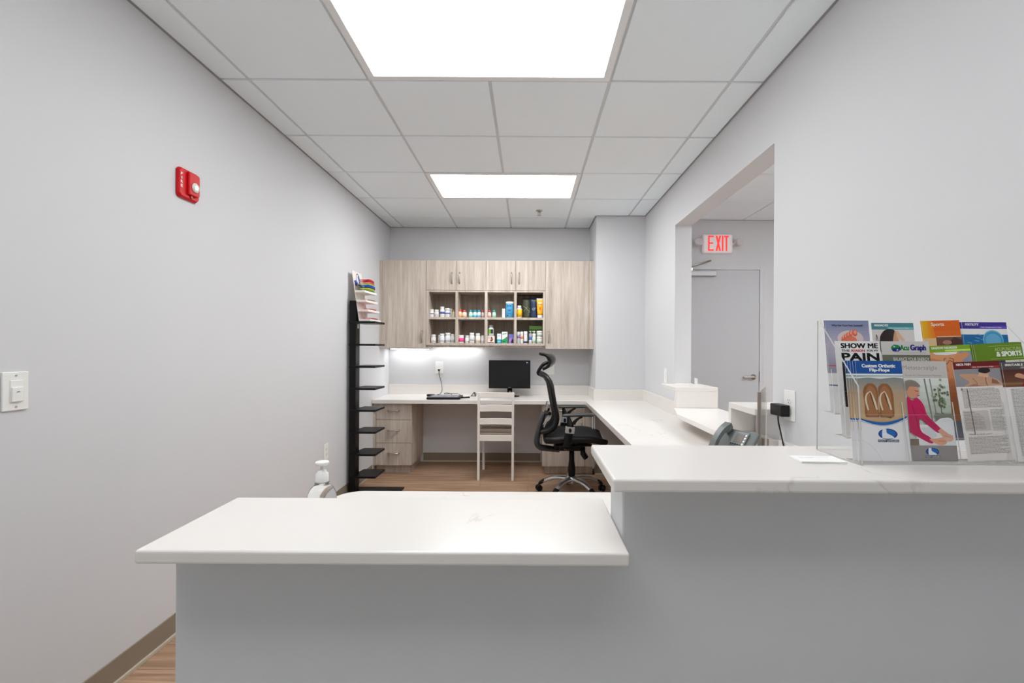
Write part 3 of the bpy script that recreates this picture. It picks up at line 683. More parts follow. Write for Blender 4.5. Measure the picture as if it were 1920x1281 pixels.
plate('wall_outlet', 'white wall outlet low on the left wall behind the sanitizer pump', 'outlet', (XL, 3.545, .475), RL, .075, .125, 'duplex', 'wall outlets')
t = plate('wall_outlet', 'white back wall outlet with a cord plugged in below the cabinet', 'outlet', ((824-VPX)*YB/F, YB, 1.065), 0, .09, .135, 'decora', 'wall outlets')
xo = (824-VPX)*YB/F
o = MB().prism([(-.01, -.012), (.01, -.012), (.012, .004), (-.012, .004)], -.03, -.009, 'y').build('plug', BLACK, loc=(xo-.0, YB, 1.04))
tag(o, 'black plug with thin cord hanging down to the tablet', 'plug')
m = MB().tube([(0, -.022, -.012), (.004, -.025, -.06), (.03, -.04, -.14), (.055, -.12, -.22), (.06, -.26, -.25), (.05, -.34, -.245)], .0035, n=6, sub=6); m.build('cord', BLACK, o)
plate('wall_outlet', 'white wide plate on the back wall behind the chair headrest', 'outlet', ((1029.5-VPX)*YB/F, YB, 1.052), 0, .118, .12, 'decora', 'wall outlets')
plate('wall_outlet', 'white outlet on the right wall just left of the opening', 'outlet', (XR, 3.937, 1.06), RRt, .075, .125, 'decora', 'wall outlets')
t = plate('wall_outlet', 'large white outlet holding the black adapter, right of the opening', 'outlet', (XR, 2.068, 1.042), RRt, .085, .137, 'duplex', 'wall outlets')
o = MB().box(-.052, -.011, -.035, .06, -.026, .026).build('plug_adapter', BLACK, loc=(XR, 2.085, 1.018), bevel=.004)
tag(o, 'black plug-in power adapter on the right wall outlet', 'adapter')
m = MB().tube([(-.03, .03, -.026), (-.03, .025, -.06), (-.025, .0, -.14), (-.025, -.02, -.2), (-.028, -.03, -.2535)], .0032, n=6, sub=6); m.build('cord', BLACK, o)

# fire strobe on the left wall (front faces +x)
t = thing('fire_strobe', 'red fire alarm strobe high on the left wall', 'alarm', (XL, 2.088, 2.032), RL)
w, h = .063, .068
def oct_(w0, w1, h0, h1, c): return [(w0, h0+c), (w0+c, h0), (w1-c, h0), (w1, h0+c), (w1, h1-c), (w1-c, h1), (w0+c, h1), (w0, h1-c)]
o1, o2 = oct_(-w, w, -h, h, .012), oct_(-w+.002, w-.003, -h+.005, h-.003, .014)
m = MB(); m.add([(a, -.0004, b) for a, b in o1]+[(a, -.006, b) for a, b in o1]+[(a, -.018, b) for a, b in o2], [list(range(8)), list(range(16, 24))]+[(r*8+k, r*8+(k+1) % 8, r*8+8+(k+1) % 8, r*8+8+k) for r in (0, 1) for k in range(8)])
m.build('housing', RED, t, bevel=.004, seg=3)
MB().prism([(-.018, -.046), (.042, -.046), (.050, -.036), (.050, .050), (.042, .058), (-.018, .058)], -.030, -.0175, 'y').build('horn_grille', RED, t, bevel=.005, seg=3)
MB().prism([(.002, -.058), (.012, -.058), (.012, -.046), (.002, -.046)], -.023, -.0175, 'y').build('latch', mat('dark_red', (150, 12, 20), .4), t)
MB().lathe([(.023, 0), (.023, .003), (.019, .006), (.010, .0075)], n=20, M=Matrix.Translation((.018, -.0302, -.006)) @ Matrix.Rotation(R(90), 4, 'X')).build('strobe_lens', mat('strobe_glass', (222, 220, 214), .08, var=.35, scale=120), t)
m = MB()
for i, ch in enumerate('FIRE'):
    v, f = text_geo(ch, .012); wc = .004 if ch == 'I' else .012
    m.add([(-.048+p[0]*wc-wc/2, -.0183, .032-i*.018+p[1]*.012) for p in v], f)
m.build('lettering', ink((240, 226, 222)), t)

# exit sign
ex, _, ez = wp(1342.5, 458.5, YH)
t = thing('exit_sign', 'lit white exit sign with red letters above the hall door', 'exit sign', (ex, YH, ez))
MB().box(-.158, .158, -.05, -.0004, -.1, .098).build('housing', mat('exit_white', (236, 226, 226), .4, var=.01, emit=.12), t, bevel=.022, seg=4)
m = MB(); L0, L1, st = -.078, .080, .017
def lb(x0, x1, z0, z1): m.box(x0, x1, -.0512, -.0501, z0, z1)
lb(-.104, -.104+st, L0, L1); lb(-.104+st, -.044, L1-st, L1); lb(-.104+st, -.050, -.006, .010); lb(-.104+st, -.044, L0, L0+st)
m.prism([(-.026, L0), (-.007, L0), (.032, L1), (.013, L1)], -.0512, -.0501, 'y').prism([(.013, L0), (.032, L0), (-.007, L1), (-.026, L1)], -.0513, -.0501, 'y')
lb(.040, .040+st, L0, L1); lb(.064, .112, L1-st, L1); lb(.088-st/2, .088+st/2, L0, L1-st)
m.build('lettering', mat('exit_red', (236, 52, 52), .5, var=.01, emit=.9), t)
for s in (-1, 1):
    o = MB().lathe([(.02, 0), (.036, .012), (.042, .035), (.042, .05), (.03, .056)], n=20, M=Matrix.Translation((s*.205, -.03, 0)) @ Matrix.Rotation(R(75), 4, 'X') @ Matrix.Rotation(R(s*12), 4, 'Y')).build('lamp_head', mat('exit_lamp_grey', (214, 206, 206), .35), t)
    MB().tube([(s*.15, -.025, 0), (s*.19, -.03, 0)], .012, n=8).build('lamp_arm', WHITE, t)

# ================================================================== BLACK DISPLAY STAND + TOPPER
SY0, SY1 = 3.93, 4.175
ds = thing('display_stand', 'tall narrow black display stand of shelves against the left wall', 'display stand', (-1.43, 4.05, 0))
ox, oy = -1.43, 4.05
MB().box(-1.552-ox, -1.497-ox, SY0+.015-oy, SY0+.11-oy, .0125, 1.695).build('upright', RACKB, ds, bevel=.004)
MB().box(-1.545-ox, -1.13-ox, SY0-.08-oy, SY1-oy, 0, .012).build('base_plate', RACKB, ds, bevel=.002)
for i, py in enumerate((604.5, 647, 688.5, 730, 771, 812, 854, 896)):
    z = CAMZ-(py-VPY+1)*SY0/F
    xl, xr = -1.55+.0016*i, -1.325+.008*(i/7)
    MB().prism([(xl-ox, SY0-oy), (xr-.0-ox, SY0-oy), (xr+.005-ox, SY1-oy), (-1.50-ox, SY1-oy)], z-.011, z+.006).build('shelf', RACKB, ds)
MB().box(-1.4965-ox, -1.4945-ox, SY0+.05-oy, SY0+.08-oy, CAMZ-(613-VPY)*SY0/F-.02, CAMZ-(609-VPY)*SY0/F).build('price_tag', WHITE, ds)
# white topper
zt0 = CAMZ-(604.5-VPY+1)*SY0/F+.0065
tp = thing('countertop_display', 'white tiered insole display with a blue picture, on top of the black stand', 'display', (-1.43, 4.05, zt0), 0)
def tz(py, Y=4.0): return CAMZ-(py-VPY+1)*Y/F-zt0
WH2 = mat('display_white_board', (238, 232, 226), .5, var=.01)
trays = []
HT = CAMZ-(506.5-VPY+2)*3.96/F-zt0
def bpt(f, y): return (-1.470-.068*f+1.43, y-4.05, .001+f*(HT-.001))
c4 = [bpt(0, 3.957), bpt(0, 4.18), bpt(1, 4.18), bpt(1, 3.957)]
m = MB(); m.add(c4+[(x-.004, y, z) for x, y, z in c4], [(0, 1, 2, 3), (7, 6, 5, 4), (0, 4, 5, 1), (1, 5, 6, 2), (2, 6, 7, 3), (3, 7, 4, 0)]); hc = m.build('back_board', WH2, tp)
for i, (pyt, xa, xb, xr_) in enumerate(((549, 667, 683.5, 706), (567, 671, 686, 708), (585, 674, 690, 711.5), (603, 661, 694, 713.5))):
    Y0 = 3.945
    a, b = (xa-VPX)*Y0/F+1.43, (xb-VPX)*Y0/F+1.43
    c = (xr_-VPX)*(4.19)/F+1.43
    z0 = max(.0005, tz(pyt, Y0)); xb0 = -1.470-.068*z0/HT+1.4305
    o = MB().prism([(xb0, Y0-4.05), (b, Y0-4.05), (c, 4.19-4.05), (xb0, 4.19-4.05)], z0, z0+.019).build('tray', WH2, tp, bevel=.001)
    trays.append((a, b, c, z0+.0192))
# header card with picture
hv = [Vector(bpt(f, y)) for f, y in ((1, 3.957), (1, 4.18), (.52, 4.18), (.52, 3.957))]
def hp(a, b, e=.0008):  # a across, b down
    p = hv[0].lerp(hv[1], a); q = hv[3].lerp(hv[2], a); n_ = (hv[1]-hv[0]).cross(hv[3]-hv[0]).normalized(); n_ = n_ if n_.x > 0 else -n_
    return p.lerp(q, b)+n_*e
m = MB()
m.add([hp(.05, .42), hp(.28, .36), hp(.36, .5), hp(.3, .62), hp(.12, .62)], [(0, 1, 2, 3, 4)], 0)
m.add([hp(.62, .5), hp(.98, .55), hp(.98, .68), hp(.6, .68)], [(0, 1, 2, 3)], 1)
ring = []
for k in range(24):
    a = 2*math.pi*k/24; ring.append((.52+.19*math.cos(a), .32+.26*math.sin(a), .52+.16*math.cos(a), .32+.22*math.sin(a)))
for k in range(24):
    p, q = ring[k], ring[(k+1) % 24]; m.add([hp(p[0], p[1], .0012), hp(q[0], q[1], .0012), hp(q[2], q[3], .0012), hp(p[2], p[3], .0012)], [(0, 1, 2, 3)], 2)
m.add([hp(.5, .2, .0014), hp(.6, .12, .0014), hp(.68, .3, .0014), hp(.72, .58, .0014), hp(.6, .5, .0014)], [(0, 1, 2, 3, 4)], 1)
m.build('printed_picture', [ink((60, 90, 190)), ink((46, 120, 200)), ink((20, 50, 120))], hc)
# insoles
def insole(label, tray, dz, col, bend=.012, sc=1.0, off=0, grp='insoles on the display'):
    a, b, c, z0 = trays[tray]
    # foot outline along local u (0..1), half widths
    prof = [(0, .0), (.03, .45), (.10, .72), (.25, .8), (.45, .72), (.62, .85), (.78, 1.0), (.9, .85), (.97, .5), (1, .0)]
    L = .235*sc; Wd = .040*sc
    m = MB(); vs = []; fs = []; n = len(prof)
    for u, w in prof:
        for s in (-1, 1):
            z = bend*math.sin(u*math.pi)*(1 if s > 0 else .7)
            vs.append((s*w*Wd, u*L, z))
    for k in range(n-1): fs.append((2*k, 2*k+1, 2*k+3, 2*k+2))
    m.add(vs, fs, 0, True)
    o = m.build('shoe_insole', mat('insole_%d_%d_%d' % col, col, .55, var=.05))
    md = o.modifiers.new('s', 'SOLIDIFY'); md.thickness = .006; md.offset = 1
    mid = ((a+b)/2, 3.95); end = ((c-.09)/2, 4.18)
    ang = -math.atan2((end[0]-mid[0]), .24)
    o.location = (-1.43+(a+b)/2+.016+off, 3.955, zt0+z0+.001+dz); o.rotation_euler = (0, 0, ang)
    tag(o, label, 'insole', grp)
TT = 'on the top tray of the white display'
insole('green insole, bottom of the stack '+TT, 0, .000, (120, 176, 70), .010)
insole('yellow insole, second from the bottom '+TT, 0, .012, (222, 206, 50), .012, off=-.004)
insole('blue insole, lower of two blue ones '+TT, 0, .024, (24, 84, 170), .014, off=.004)
insole('bright blue insole, upper of two blue ones '+TT, 0, .036, (30, 110, 200), .016, off=.003)
insole('lime yellow insole under the red ones '+TT, 0, .048, (214, 214, 60), .016, off=-.004)
insole('dull rose insole, lower of the red ones '+TT, 0, .060, (206, 110, 110), .018, off=-.003)
insole('crimson insole, middle of the red ones '+TT, 0, .072, (178, 40, 52), .02, off=-.006)
insole('red insole, topmost of the stack '+TT, 0, .084, (214, 60, 66), .02, off=-.006)
insole('tan insole on the second tray of the white display', 1, 0, (186, 160, 144), .008)
insole('rose insole on the third tray of the white display', 2, 0, (206, 104, 106), .008)
insole('dusty pink insole on the lowest tray of the white display', 3, 0, (190, 104, 104), .010, off=.012)

# ================================================================== WHITE CHAIR
YW = 4.42; sw = YW/F
t = thing('wooden_chair', 'white ladder-back wooden chair pushed under the back desk', 'chair', ((930.2-VPX)*sw, YW, 0))
hw = 34.5*sw; lw = .024
for s in (-1, 1):
    x0 = s*hw - (lw if s > 0 else 0)
    MB().box(x0, x0+lw, 0, .034, 0, .857).build('leg', CREAM, t, bevel=.003)
    xf = s*(hw-.002)-(lw+.01 if s > 0 else -.01)
    MB().box(xf, xf+lw, .39, .42, 0, .43).build('leg', CREAM, t, bevel=.003)
    xs = s*(hw-.007)-(.018 if s > 0 else 0)
    MB().box(xs, xs+.018, .034, .39, .375, .43).build('apron', CREAM, t, bevel=.002)
    MB().tube([(xs+.009, .05, .33), (xs+.009, .1, .365), (xs+.009, .16, .376)], .007, n=6).build('bracket', CREAM, t)
def rail(z0, z1, curve=0, nm='back_slat'):
    n = 10; w_ = hw-lw*.9
    fr_ = [(-w_+2*w_*k/n, .006+.02*math.sin(math.pi*k/n)*curve) for k in range(n+1)]
    MB().prism(fr_+[(x, y+.016) for x, y in fr_[::-1]], z0, z1).build(nm, CREAM, t, bevel=.003)
for a, b in ((.803, .855), (.668, .736), (.542, .603)): rail(a, b, 1)
MB().box(-hw+lw*.8, hw-lw*.8, .006, .024, .384, .441).build('back_rail', CREAM, t, bevel=.002)
MB().box(-hw+.03, hw-.03, .385, .405, .375, .43).build('apron', CREAM, t)
MB().box(-hw+.004, hw-.004, .036, .43, .4315, .455).build('seat', TAUPE, t, bevel=.006)

# ================================================================== OFFICE CHAIR (faces +x)
OX, OYc = .387, 4.03
oc = thing('office_chair', 'black mesh office chair with headrest and silver star base', 'chair', (OX, OYc, 0))
def C(cx, cy, Y=OYc):
    px, py = 880+cx/4.27, 640+cy/4.27
    q = wp(px, py, Y); return (q[0]-OX, q[2])
def CP(cx, cy, Y=OYc, y=None):
    u, z = C(cx, cy, Y); return Vector((u, (Y-OYc) if y is None else y, z))
# base
for k in range(5):
    a = R(90+72*k); ca, sa = math.cos(a), math.sin(a)
    def q(r, z): return (ca*r, sa*r, z)
    ar = MB().tube([q(.025, .135), q(.10, .140), q(.18, .128), q(.25, .095), q(.275, .08)], [.038, .034, .030, .026, .022], n=8, sub=4, up=(0, 0, 1), flat=(.95, .62)).build('base_arm', ALU, oc)
    MB().tube([q(.245, .101), q(.285, .078), q(.300, .066)], [.026, .025, .016], n=8, up=(0, 0, 1), flat=(1, .65)).build('arm_tip', BLACK, ar)
    M = Matrix.Translation(q(.30, .029)) @ Matrix.Rotation(a+R(35), 4, 'Z') @ Matrix.Rotation(R(90), 4, 'X')
    cs = MB()
    for s in (-1, 1): cs.lathe([(.02, s*.008), (.028, s*.010), (.029, s*.018), (.024, s*.026)], n=18, M=M)
    cs.tube([q(.30, .03), q(.298, .07)], .008, n=8)
    cs.build('caster', BLACK, oc)
MB().lathe([(.05, .10), (.055, .12), (.05, .155), (.034, .166)], n=20).build('base_hub', ALU, oc)
MB().lathe([(.031, .163), (.034, .22), (.030, .26), (.024, .30), (.022, .41)], n=18).build('gas_column', BLACK, oc)
# mechanism
m = MB().box(-.12, .11, -.09, .09, .40, .455).box(-.16, -.05, -.05, .05, .40, .44).box(.02, .16, -.16, .16, .455, .475).box(-.16, -.08, -.18, .18, .455, .475); m.build('seat_mechanism', BLACK, oc, bevel=.01)
m = MB().tube([CP(905, 860, 3.92), CP(910, 900, 3.92), CP(935, 935, 3.92)], [.022, .036, .034], n=8, flat=(1, .7)); m.build('lever', BLACK, oc)
# seat
def seatf(u, v):
    x = -.235+u*.50; yy = (v*2-1)
    wv = .255*(1-.12*max(0, (u-.75)/.25)**2-.15*max(0, (.2-u)/.2)**2)
    z = .545+.035*yy*yy - .05*max(0, (u-.62)/.38)**2 - .02*math.sin(math.pi*u) + (.03 if u < 0 else 0)-.035*max(0, (.3-u)/.3)
    return (x, yy*wv, z)
MB().sheet(seatf, 16, 14, .025).build('seat', MESHF, oc)
def edge(v0): return [Vector(seatf(k/12, v0))+Vector((0, 0, -.028)) for k in range(13)]
fr = MB(); loop = edge(0) + [Vector(seatf(1, k/8))+Vector((0, 0, -.03)) for k in range(1, 8)] + edge(1)[::-1] + [Vector(seatf(0, 1-k/8))+Vector((0, 0, -.028)) for k in range(1, 8)]
fr.tube(loop+[loop[0]], .02, n=8, flat=(.8, 1.35)); fr.build('seat_frame', BLACK, oc)
# back support J
MB().tube([CP(598, 572), CP(580, 620), CP(556, 710), CP(540, 800), CP(565, 845), CP(640, 858), CP(720, 868)], [.026, .031, .034, .036, .036, .032, .028], n=10, sub=4, up=(0, 1, 0), flat=(.75, 1.9)).build('back_support', DGREY, oc)
# back frame
HB = .20
prof = [(578, 268), (625, 296), (655, 345), (668, 420), (682, 500), (698, 575), (702, 630), (682, 690), (635, 728), (590, 748)]
def bp(i_pt, s, k=1.0):
    u, z = C(i_pt[0], i_pt[1], OYc-HB); return Vector((u, s*HB*k, z))
nrm = []
kk = [.30, .72, .93, 1, 1, 1, 1, .96, .8, .45]
bf = MB()
L1 = [bp(p, -1, k) for p, k in zip(prof, kk)]; L2 = [bp(p, 1, k) for p, k in zip(prof, kk)]
loop = L1 + L2[::-1] + [L1[0]]
bf.tube(loop, .020, n=10, sub=4); bf.build('back_frame', BLACK, oc)
def mesh_fn(u, v):
    f = u*(len(L1)-1); i = min(int(f), len(L1)-2); t_ = f-i
    a = L1[i].lerp(L1[i+1], t_); b = L2[i].lerp(L2[i+1], t_); p = a.lerp(b, v); p.x -= .03*math.sin(math.pi*v); return p
MB().sheet(mesh_fn, 24, 10, .004).build('back_mesh', MESHF, oc)
for s in (-1, 1):
    MB().tube([CP(632, 505, OYc-.12, s*.11), CP(618, 555, OYc-.12, s*.11)], .016, n=4, flat=(.5, 1.4), up=(0, 1, 0)).tube([CP(655, 590, OYc-.12, s*.11), CP(615, 640, OYc-.12, s*.11), CP(598, 690, OYc-.12, s*.11)], [.018, .022, .012], n=4, flat=(.5, 1.2), up=(0, 1, 0)).build('lumbar_bracket', GREYPL, oc)
MB().tube([CP(640, 560, y=-.14), CP(615, 575, y=-.05), CP(610, 575, y=.05), CP(640, 560, y=.14)], .014, n=8, sub=3).build('lumbar_bar', BLACK, oc)
# headrest
MB().tube([CP(640, 168), CP(600, 180), CP(568, 215), CP(548, 255), CP(575, 272), CP(600, 285)], [.016, .020, .019, .016, .018, .014], n=10, sub=4, up=(0, 1, 0), flat=(.8, 1.6)).build('headrest_stem', BLACK, oc)
hprof = [(632, 92), (662, 98), (686, 118), (694, 148), (686, 178), (660, 205), (622, 222)]
def head(u, v):
    f = u*(len(hprof)-1); i = min(int(f), len(hprof)-2); t_ = f-i
    cx = hprof[i][0]*(1-t_)+hprof[i+1][0]*t_; cy = hprof[i][1]*(1-t_)+hprof[i+1][1]*t_
    yy = v*2-1; a, z = C(cx, cy, OYc-.05)
    w = .145*(1-.25*u)
    return (a+.004-(.058+.02*(1-u)**2-.02*u)*abs(yy)**1.6, yy*w, z-.012*yy*yy*u)
MB().sheet(head, 14, 12, .022).build('headrest', BLACKG, oc)
# arms
for s, YA in ((-1, 3.765), (1, 4.295)):
    y = YA-OYc
    u0, z0 = C(745, 594, 3.765); u1, z1 = C(995, 590, 3.765)
    o = MB().tube([(u0, y, z0-.004), (u0+.02, y, z0), (u0+.13, y, z0+.004), (u1-.03, y, z1), (u1, y, z1-.002)], [.018, .03, .034, .033, .022], n=12, sub=3, up=(0, 0, 1), flat=(1, .42)).build('arm_pad', DGREY, oc)
    def A(cx, cy): u, z = C(cx, cy, 3.765); return Vector((u, y, z))
    p = MB().tube([A(905, 606), A(870, 622), A(845, 645), A(835, 665)], [.010, .014, .020, .022], n=8, sub=3, up=(0, 1, 0), flat=(.7, 1)).tube([A(792, 606), A(800, 640), A(808, 690), A(795, 760), A(780, 850)], [.013, .022, .034, .036, .036], n=8, sub=3, up=(0, 1, 0), flat=(.95, .55))
    p.tube([A(780, 850), Vector((A(780, 850).x, y*.75, .445)), Vector((-.03, y*.3, .44))], .02, n=8, flat=(1, .7)); p.build('arm_post', BLACK, oc)
    b0 = A(805, 711); o2 = MB().box(-.037, .037, -.022, .022, -.027, .027, M=Matrix.Translation(b0) @ Matrix.Rotation(R(6), 4, 'Y')).build('arm_bracket', GREYPL, oc, bevel=.004)
    MB().lathe([(.012, 0), (.012, .006), (.008, .009)], n=16, sy=1.5, M=Matrix.Translation(b0+Vector((0, -.022, 0))) @ Matrix.Rotation(R(90), 4, 'X')).build('adjust_button', BLACK, o2)

m = MB().tube([(0, 0, .56), (0, .005, .3), (.002, .005, .06), (.008, .005, .012), (.016, .005, .05), (.02, .01, .3), (.02, .02, .56)], .006, n=8, sub=5)
tag(m.build('cable_loop', WHITE, loc=(.603, 4.25, .1615)), 'white cable loop hanging under the worktop just right of the office chair', 'cable')

# ================================================================== HAND SANITIZER
sx = (604-VPX)*1.22/F+.002
t = thing('sanitizer_bottle', 'clear hand sanitizer pump bottle on the desk behind the lower ledge', 'bottle', (sx, 1.22, DT))
gel = bpy.data.materials.new('clear_gel'); gel.use_nodes = True
nt = gel.node_tree; b = nt.nodes['Principled BSDF']; b.inputs['Base Color'].default_value = (.93, .94, .94, 1); b.inputs['Roughness'].default_value = .04; b.inputs['Transmission Weight'].default_value = .85; b.inputs['IOR'].default_value = 1.2
MB().lathe([(.032, .0005), (.037, .006), (.037, .128), (.0362, .138), (.033, .149), (.0275, .159), (.0205, .166), (.0168, .169), (.0185, .171), (.0185, .173), (.0160, .174), (.0160, .178)], n=32).build('bottle_body', gel, t)
MB().lathe([(.0375, .02), (.0378, .02), (.0378, .116), (.0375, .116)], n=32).build('label', mat('sanitizer_label', (60, 60, 62), .5, var=.3, scale=60), t)
MB().lathe([(.0165, .1745), (.0168, .176), (.0162, .197), (.0115, .2), (.010, .2055), (.0048, .206), (.0042, .219)], n=24).build('pump_collar', WHITE, t)
MB().lathe([(.005, .217), (.014, .219), (.0178, .223), (.0172, .228), (.008, .2305), (.0, .231)], n=24).box(-.004, .004, .006, .028, .219, .226).build('pump_head', WHITE, t, bevel=.001)

# ================================================================== DESK PHONE
ph = thing('desk_phone', 'dark grey desk phone with handset on the right worktop', 'telephone', (.879, 1.95, DT), R(-69)); ph.scale = (.88, .88, .9)
# local: faces -y, x right; face plane rises backwards
tilt = R(54)
FM = Matrix.Translation((0, -.055, .05)) @ Matrix.Rotation(tilt, 4, 'X')   # x across, y up the face, z out
m = MB().prism([(-.06, .0), (.075, .0), (.075, .03), (-.055, .055)], -.075, .115, 'x')
m.prism([(-.10, -.005), (.10, -.005), (.10, .19), (-.10, .19)], -.018, .0, M=FM); 
m.build('base', mat('phone_grey', (98, 103, 102), .35, var=.02), ph, bevel=.006)
hs = MB().tube([FM @ Vector(p) for p in ((-.072, .0, .022), (-.073, .04, .04), (-.073, .10, .048), (-.073, .155, .04), (-.072, .198, .02))], [.027, .025, .023, .025, .028], n=4, sub=8, flat=(1.05, .62), up=FM.to_3x3() @ Vector((0, 0, 1)))
hs.tube([FM @ Vector(p) for p in ((-.072, .175, .025), (-.072, .178, .002))], [.025, .02], n=12).tube([FM @ Vector(p) for p in ((-.072, .02, .028), (-.072, .018, .002))], [.024, .02], n=12)
hs.build('handset', mat('handset_grey', (104, 110, 109), .4, var=.02), ph)
MB().box(-.030, .055, .105, .178, .0005, .006, M=FM).build('display_bezel', mat('phone_light_grey', (128, 132, 132), .4, var=.02), ph)
MB().box(-.012, .036, .120, .168, .0062, .0072, M=FM).build('screen', mat('phone_lcd', (120, 112, 104), .6, var=.05), ph)
for i in range(4): MB().box(.041, .050, .112+i*.0155, .121+i*.0155, .0062, .008, M=FM).build('button', WHITE, ph)
for i in range(5): MB().box(-.026+i*.014, -.017+i*.014, .107, .113, .0062, .008, M=FM).build('button', BLACK, ph)
for i in range(3):
    for j in range(4): MB().box(-.03+i*.026, -.012+i*.026, .02+j*.02, .033+j*.02, .0005, .004, M=FM).build('button', DGREY, ph, bevel=.001)
m = MB()
for i in range(4): m.box(.062, .09, .03+i*.018, .042+i*.018, .0005, .003, M=FM)
m.build('key_column', DGREY, ph)

# ================================================================== ACRYLIC SIGN HOLDER by the opening
sh = thing('sign_holder', 'clear acrylic sign holder standing edge-on beside the phone', 'sign holder', (1.005, 2.0, DT), 0)
sxl = (1423-VPX)*2.0/F-1.005
MB().box(sxl-.006, sxl+.006, -.006, .0, .004, CAMZ-(731-VPY+2)*2.0/F-DT).build('edge_strip', EDGEB, sh)
m = MB(); zt_ = CAMZ-(731-VPY)*2.0/F-DT
m.prism([(0, .004), (.0, zt_), (-.045, zt_+.025), (-.045, .004)], sxl+.008, sxl+.012, 'x', 0, 1); m.build('panel', [SHEEN, EDGE], sh)
MB().box(sxl-.03, sxl+.05, -.09, .02, 0, .004).build('foot', [CLEAR], sh)
MB().box(sxl+.015, sxl+.036, -.02, .02, .0045, .145).build('card', mat('card_taupe', (150, 138, 130), .5), sh)

# ================================================================== LEAFLET HOLDER on the upper ledge
ZL = 1.067; HX0 = .668; PW = .1045
lh = thing('leaflet_holder', 'clear acrylic three-tier leaflet holder on the higher ledge', 'leaflet holder', (HX0, 1.0, ZL))
def hy(y): return y-1.0
side = [(1.05, .0006), (1.05, .297), (1.044, .297), (.92, .158), (.908, .0006)]
for k in (0, 4):
    x = k*PW-(.003 if k == 0 else 0)
    acrylic(MB().prism([(hy(y), z) for y, z in side], x, x+.003, 'x'), 'side_panel', lh)
acrylic(MB().box(.0005, 4*PW-.0005, hy(1.0505), hy(1.053), .001, .28), 'back_panel', lh)
TB = [(.930, .004), (.967, .048), (1.004, .093)]      # leaflet foot y, z above ledge
LEAN = math.atan2(.026, .2)
for i, (y, z) in enumerate(TB):
    m = MB().prism([(hy(y-.010), z-.003), (hy(y+.026), z-.003), (hy(y+.026), z-.0005), (hy(y-.010), z-.0005)], .0005, 4*PW-.0005, 'x', 0, 1)
    acrylic(m, 'pocket_floor', lh)
    m = MB().prism([(hy(y-.0115), z-.003), (hy(y-.0095), z-.003), (hy(y-.0095)+.012, z+.095), (hy(y-.0115)+.012, z+.095)], .0005, 4*PW-.0005, 'x', 0, 1)
    acrylic(m, 'pocket_front', lh)
    for k in (1, 2, 3):
        m = MB().prism([(hy(y-.009), z), (hy(y+.024), z), (hy(y+.024)+.016, z+.12), (hy(y)+.012, z+.12)], k*PW-.001, k*PW+.001, 'x', 0, 1); acrylic(m, 'divider', lh)

